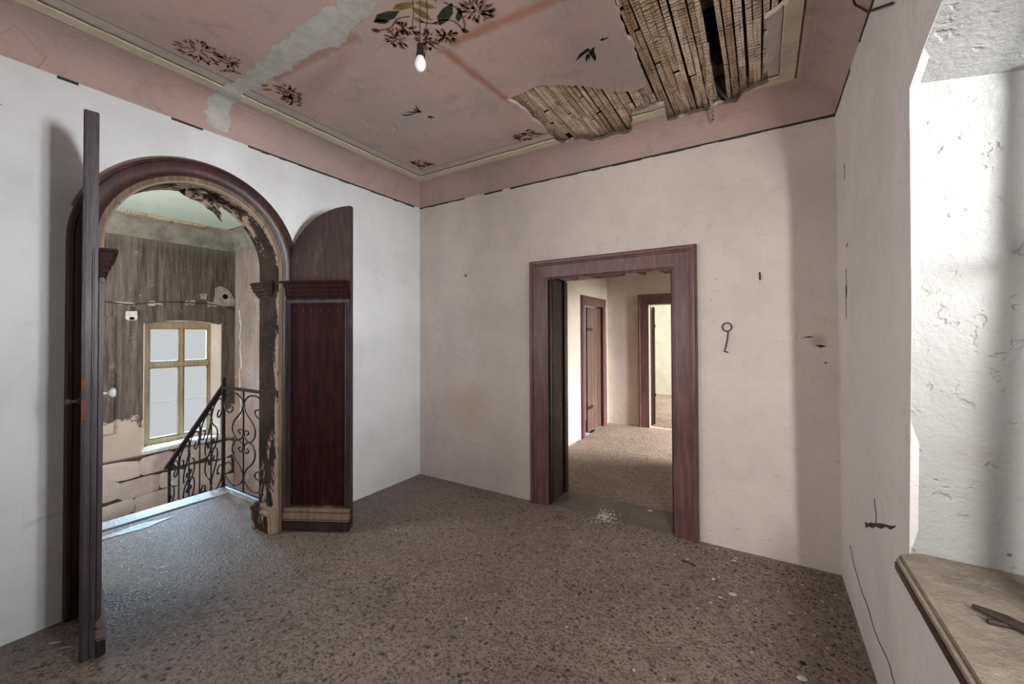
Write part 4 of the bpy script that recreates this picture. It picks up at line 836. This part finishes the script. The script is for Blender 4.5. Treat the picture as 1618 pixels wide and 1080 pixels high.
# ------------------------------------------------------------------ bare light bulb on its wires
bl = tag(empty('light_bulb', (1.785, -1.82, 2.966)), 'bare white light bulb hanging on black wires from the ceiling', 'lamp')
BZ = 2.645 - 2.966
mb = MB(); mb.lathe([(0.010, 0.045), (0.013, 0.03), (0.020, 0.014), (0.0245, -0.002), (0.0245, -0.014), (0.019, -0.028), (0.010, -0.037), (0.002, -0.0395)], lambda a, b_, h: (a, b_, BZ + h), 20); mb.build('glass_bulb', m_bulb, bl, smooth=True)
mb = MB(); mb.lathe([(0.008, 0.085), (0.014, 0.08), (0.0155, 0.06), (0.0155, 0.042), (0.0185, 0.038), (0.0185, 0.026), (0.014, 0.024)], lambda a, b_, h: (a, b_, BZ + h), 16); mb.build('socket', m_bake, bl, smooth=True)
for pts in ([(-0.002, 0, BZ + 0.08), (-0.002, 0.0, BZ + 0.2), (0.0, 0, 0.0)], [(0.006, 0.0, BZ + 0.085), (-0.022, -0.014, BZ + 0.125), (-0.03, -0.018, BZ + 0.16), (-0.026, -0.015, BZ + 0.24), (-0.035, -0.02, -0.015)], [(0.014, 0.009, BZ + 0.0), (0.018, 0.011, BZ + 0.05), (0.018, 0.011, BZ + 0.12), (0.026, 0.016, BZ + 0.2), (0.024, 0.014, BZ + 0.27), (0.02, 0.01, 0.0)]):
    mb = MB(); mb.tube(smooth_path(pts, 5), 0.0018, 5); mb.build('wire', m_bake, bl, smooth=True)
mb = MB(); mb.tube([(0.02, 0.0, -0.005), (-0.02, -0.012, -0.012), (-0.045, -0.028, -0.02)], [0.009, 0.008, 0.007], 8); mb.build('ceiling_hook', m_bake, bl, smooth=True)

# ------------------------------------------------------------------ small things on the walls
hk = MB(); path = [(2.851 + 0.028 * math.sin(2 * PI * i / 18), -0.012, 1.494 + 0.028 * math.cos(2 * PI * i / 18)) for i in range(18)]
hk.tube(path, 0.0042, 6, closed=True); hk.tube(smooth_path([(2.853, -0.012, 1.468), (2.857, -0.012, 1.455), (2.852, -0.010, 1.41), (2.842, -0.008, 1.36), (2.834, -0.006, 1.335), (2.838, -0.006, 1.328), (2.856, -0.008, 1.322)], 4), 0.0042, 6)
tag(hk.build('wall_hook', m_rust, smooth=True), 'thin iron hook with a ring, hanging on the back wall right of the doorway', 'hook')
def nail(name, pts, r, lab):
    mb = MB(); mb.tube(pts, r, 6); tag(mb.build(name, m_rust, smooth=True), lab, 'nail')
nail('wall_nail', [(3.043, -0.006, 1.85), (3.045, -0.008, 1.83), (3.045, -0.012, 1.80)], 0.005, 'short dark nail above and right of the iron hook')
nail('wall_nail', [(0.61, 0.004, 2.035), (0.624, -0.02, 2.025), (0.632, -0.022, 2.01)], 0.006, 'small dark nail high on the back wall left of the doorway')
mb = MB()
for z0, z1, y in ((1.68, 1.79, -0.298), (1.55, 1.70, -0.285), (1.66, 1.70, -0.31)): mb.prism([(y - 0.005, z0), (y + 0.004, z0 - 0.02), (y + 0.006, z1), (y - 0.003, z1 + 0.01)], YZ, W - 0.0015, W + 0.001)
for pts in ([(-0.69, 0.590), (-0.70, 0.566), (-0.76, 0.597), (-0.83, 0.618), (-0.90, 0.652), (-0.98, 0.676), (-1.06, 0.716), (-1.13, 0.734), (-1.18, 0.762), (-1.20, 0.776), (-1.14, 0.752), (-1.05, 0.722), (-0.97, 0.694), (-0.89, 0.662), (-0.81, 0.634), (-0.75, 0.606)], [(-0.30, 2.36), (-0.295, 2.28), (-0.288, 2.30), (-0.29, 2.38)], [(-0.31, 1.92), (-0.36, 1.93), (-0.36, 1.922), (-0.31, 1.912)]): mb.prism(pts, YZ, W - 0.0015, W + 0.001)
o = mb.build('wall_gash', m_rust, wall_right); o['label'] = 'dark gashes broken into the plaster'
mb = MB(); mb.tube(smooth_path([(W - 0.0005, y, z) for y, z in ((-0.30, 0.31), (-0.409, 0.256), (-0.5, 0.24), (-0.591, 0.222), (-0.726, 0.221), (-0.82, 0.2), (-0.909, 0.197), (-1.075, 0.216), (-1.15, 0.195), (-1.4, 0.2))], 4), 0.0022, 4); mb.tube([(W - 0.0005, y, z) for y, z in ((-0.88, 0.76), (-0.91, 0.70), (-0.90, 0.66))], 0.002, 4); mb.build('plaster_crack', m_rust, wall_right)
mb = MB()
for pts in ([(3.33, 1.375), (3.36, 1.36), (3.385, 1.372), (3.36, 1.378)], [(3.26, 1.42), (3.30, 1.432), (3.33, 1.425), (3.3, 1.422)], [(3.37, 1.27), (3.385, 1.262), (3.388, 1.275)]): mb.prism(pts, XZ, -0.0015, 0.001)
mb.build('wall_gash', m_rust, wall_back)
br = MB(); br.tube([(3.372, -0.98, 2.868), (3.405, -0.89, 2.848), (3.434, -0.95, 2.765), (3.434, -1.30, 2.555)], 0.0045, 5)
tag(br.build('iron_bracket', m_rust), 'bent rusty iron bracket high where ceiling meets right wall', 'bracket')

# ------------------------------------------------------------------ debris on the floor
CHIPS = [(0.724, -0.995, 0.8), (1.44, -0.928, 0.7), (1.475, -0.999, 0.9), (1.459, -0.552, 0.8), (1.609, -0.415, 0.9), (1.633, -0.401, 0.7), (1.958, -0.443, 1), (1.949, -0.84, 0.9), (1.771, -1.225, 0.9), (2.161, -1.001, 0.8), (1.754, -1.465, 1.1), (2.213, -1.254, 1.1), (2.567, -1.339, 1.1), (2.385, -0.652, 0.7), (2.244, -0.789, 0.8), (2.27, -0.83, 0.7), (2.514, -0.279, 0.7), (2.792, -0.447, 1.4), (2.819, -0.404, 1), (2.842, -0.608, 1.2), (2.802, -0.681, 1), (2.747, -0.768, 0.9), (2.929, -0.674, 0.8), (2.886, -0.159, 1.5), (2.895, -0.119, 1), (2.629, -0.297, 1.2), (2.777, -0.065, 1.1), (3.236, -0.237, 0.9), (3.314, -0.358, 1), (3.252, -0.683, 0.8), (3.347, -0.421, 0.8), (3.229, -0.52, 0.9), (3.295, -0.753, 0.8), (1.634, -0.015, 0.8), (2.997, -0.964, 0.7), (0.179, -1.567, 0.9), (2.549, -0.276, 0.8), (2.702, -0.156, 0.9), (2.854, -0.212, 0.8), (3.063, -0.204, 0.8), (3.199, -0.196, 0.8), (3.115, -0.384, 0.7), (2.967, -0.569, 0.7), (3.011, -0.613, 0.8), (3.16, -0.557, 0.7), (3.261, -0.484, 0.7), (3.383, -0.254, 0.7), (1.741, 0.064, 0.6), (1.066, -1.413, 0.6), (0.699, -0.52, 0.6)]
SPECIAL = {(1.754, -1.465): 'lone pale plaster chip in the left middle of the open floor', (2.213, -1.254): 'lone pale plaster chip in the centre foreground of the floor', (2.567, -1.339): 'pale plaster chip nearest the bottom edge of the photo', (0.179, -1.567): 'single pale plaster chip just in front of the right arched door leaf'}
rc = random.Random(3)
def chip_mesh(sz):
    bm = bmesh.new(); bmesh.ops.create_icosphere(bm, subdivisions=1, radius=1.0)
    for v in bm.verts: v.co = Vector((v.co.x * sz * rc.uniform(0.7, 1.3), v.co.y * sz * rc.uniform(0.45, 0.9), v.co.z * sz * 0.4 * rc.uniform(0.6, 1.2)))
    me = bpy.data.meshes.new('plaster_chip'); bm.to_mesh(me); bm.free(); me.materials.append(m_chip); return me
CM = [chip_mesh(0.01) for _ in range(5)]
for x, y, sz in CHIPS:
    o = bpy.data.objects.new('plaster_chip', rc.choice(CM)); COL.objects.link(o)
    k = sz; o.scale = (k, k, k); o.location = (x, y, (0.006 if 0 < y < 0.38 else 0.0) + 0.0028 * k); o.rotation_euler = (0, 0, rc.uniform(0, 6.28))
    lab = SPECIAL.get((x, y))
    if lab: tag(o, lab, 'chip')
    else: tag(o, 'small pale plaster chip lying on the speckled brown floor', 'chip', 'plaster chips scattered on the floor')
def big_chip(x, y, sx, sy, lab, mat=m_chip, z=0.0):
    bm = bmesh.new(); bmesh.ops.create_icosphere(bm, subdivisions=2, radius=1.0)
    for v in bm.verts:
        k = 1 + 0.35 * mn.noise(v.co * 2 + Vector((x, y, 0))); v.co = Vector((v.co.x * sx * k, v.co.y * sy * k, v.co.z * min(sx, sy) * 0.45 * k))
    me = bpy.data.meshes.new('plaster_lump'); bm.to_mesh(me); bm.free(); me.materials.append(mat)
    o = bpy.data.objects.new('plaster_lump', me); COL.objects.link(o); o.location = (x, y, z + min(sx, sy) * 0.38); tag(o, lab, 'rubble')
big_chip(2.899, -0.547, 0.022, 0.015, 'largest pale plaster lump on the floor below the iron hook')
big_chip(3.18, -1.02, 0.02, 0.015, 'brownish plaster lump at the foot of the right wall', m_chip)
big_chip(3.19, -0.92, 0.014, 0.012, 'dark clod at the foot of the right wall', m_dirt)
big_chip(2.26, 0.30, 0.02, 0.013, 'pale plaster lump on the threshold near its right jamb', m_chip, 0.006)
# crumbs and grit nobody could count
def grit(name, n, fn, sz, mat, kindlab):
    mb = MB()
    for _ in range(n):
        x, y, z = fn(); s_ = sz * rc.uniform(0.5, 1.5); a = rc.uniform(0, 6.28); c_, q_ = math.cos(a) * s_, math.sin(a) * s_
        mb.add([(x + c_, y + q_, z), (x - q_, y + c_ * 0.7, z), (x - c_, y - q_, z), (x + q_, y - c_ * 0.6, z), (x, y, z + s_ * 0.7)], [(0, 1, 4), (1, 2, 4), (2, 3, 4), (3, 0, 4), (3, 2, 1, 0)])
    o = mb.build(name, mat); o['kind'] = 'stuff'; tag(o, kindlab, 'grit'); return o
def heap():
    r = abs(rc.gauss(0, 0.05)); a = rc.uniform(0, 6.28); return (1.95 + r * math.cos(a) + rc.uniform(0, 0.06), 0.02 + r * 1.6 * math.sin(a) , 0.006 if r * 1.6 * math.sin(a) > -0.02 else 0.0)
grit('plaster_crumbs', 170, heap, 0.007, m_chip, 'small heap of pale plaster crumbs spilled on the doorway threshold')
def wallside():
    t_ = rc.random()
    if t_ < 0.55: return (rc.uniform(1.6, 3.4), -abs(rc.gauss(0.02, 0.16)) - 0.055, 0)
    return (W - 0.01 - abs(rc.gauss(0, 0.25)), rc.uniform(-1.6, -0.05), 0)
grit('dark_grit', 900, wallside, 0.0045, m_dirt, 'dark grit swept along the foot of the back and right walls')
grit('pale_grit', 520, lambda: (rc.uniform(0.6, 3.35) ** 1.0, -rc.uniform(0.06, 2.4), 0), 0.0032, m_chip, 'pale grit strewn over the floor of the room')
mb = MB(); mb.tube([(2.60, -0.33, 0.004), (2.64, -0.335, 0.005), (2.68, -0.35, 0.004)], 0.004, 5); tag(mb.build('twig', m_dirt), 'thin dark twig on the floor right of the doorway', 'twig')
for q, (x, y) in enumerate(((0.17, -2.62), (0.26, -2.60))):
    mb = MB(); mb.prism([(x, y), (x + 0.035, y + 0.03), (x + 0.03, y + 0.036), (x - 0.004, y + 0.008)], XY, 0.0, 0.003); tag(mb.build('plaster_flake', m_chip), ('left' if q == 0 else 'right') + ' one of two white flakes on the floor beside the left door leaf', 'flake')
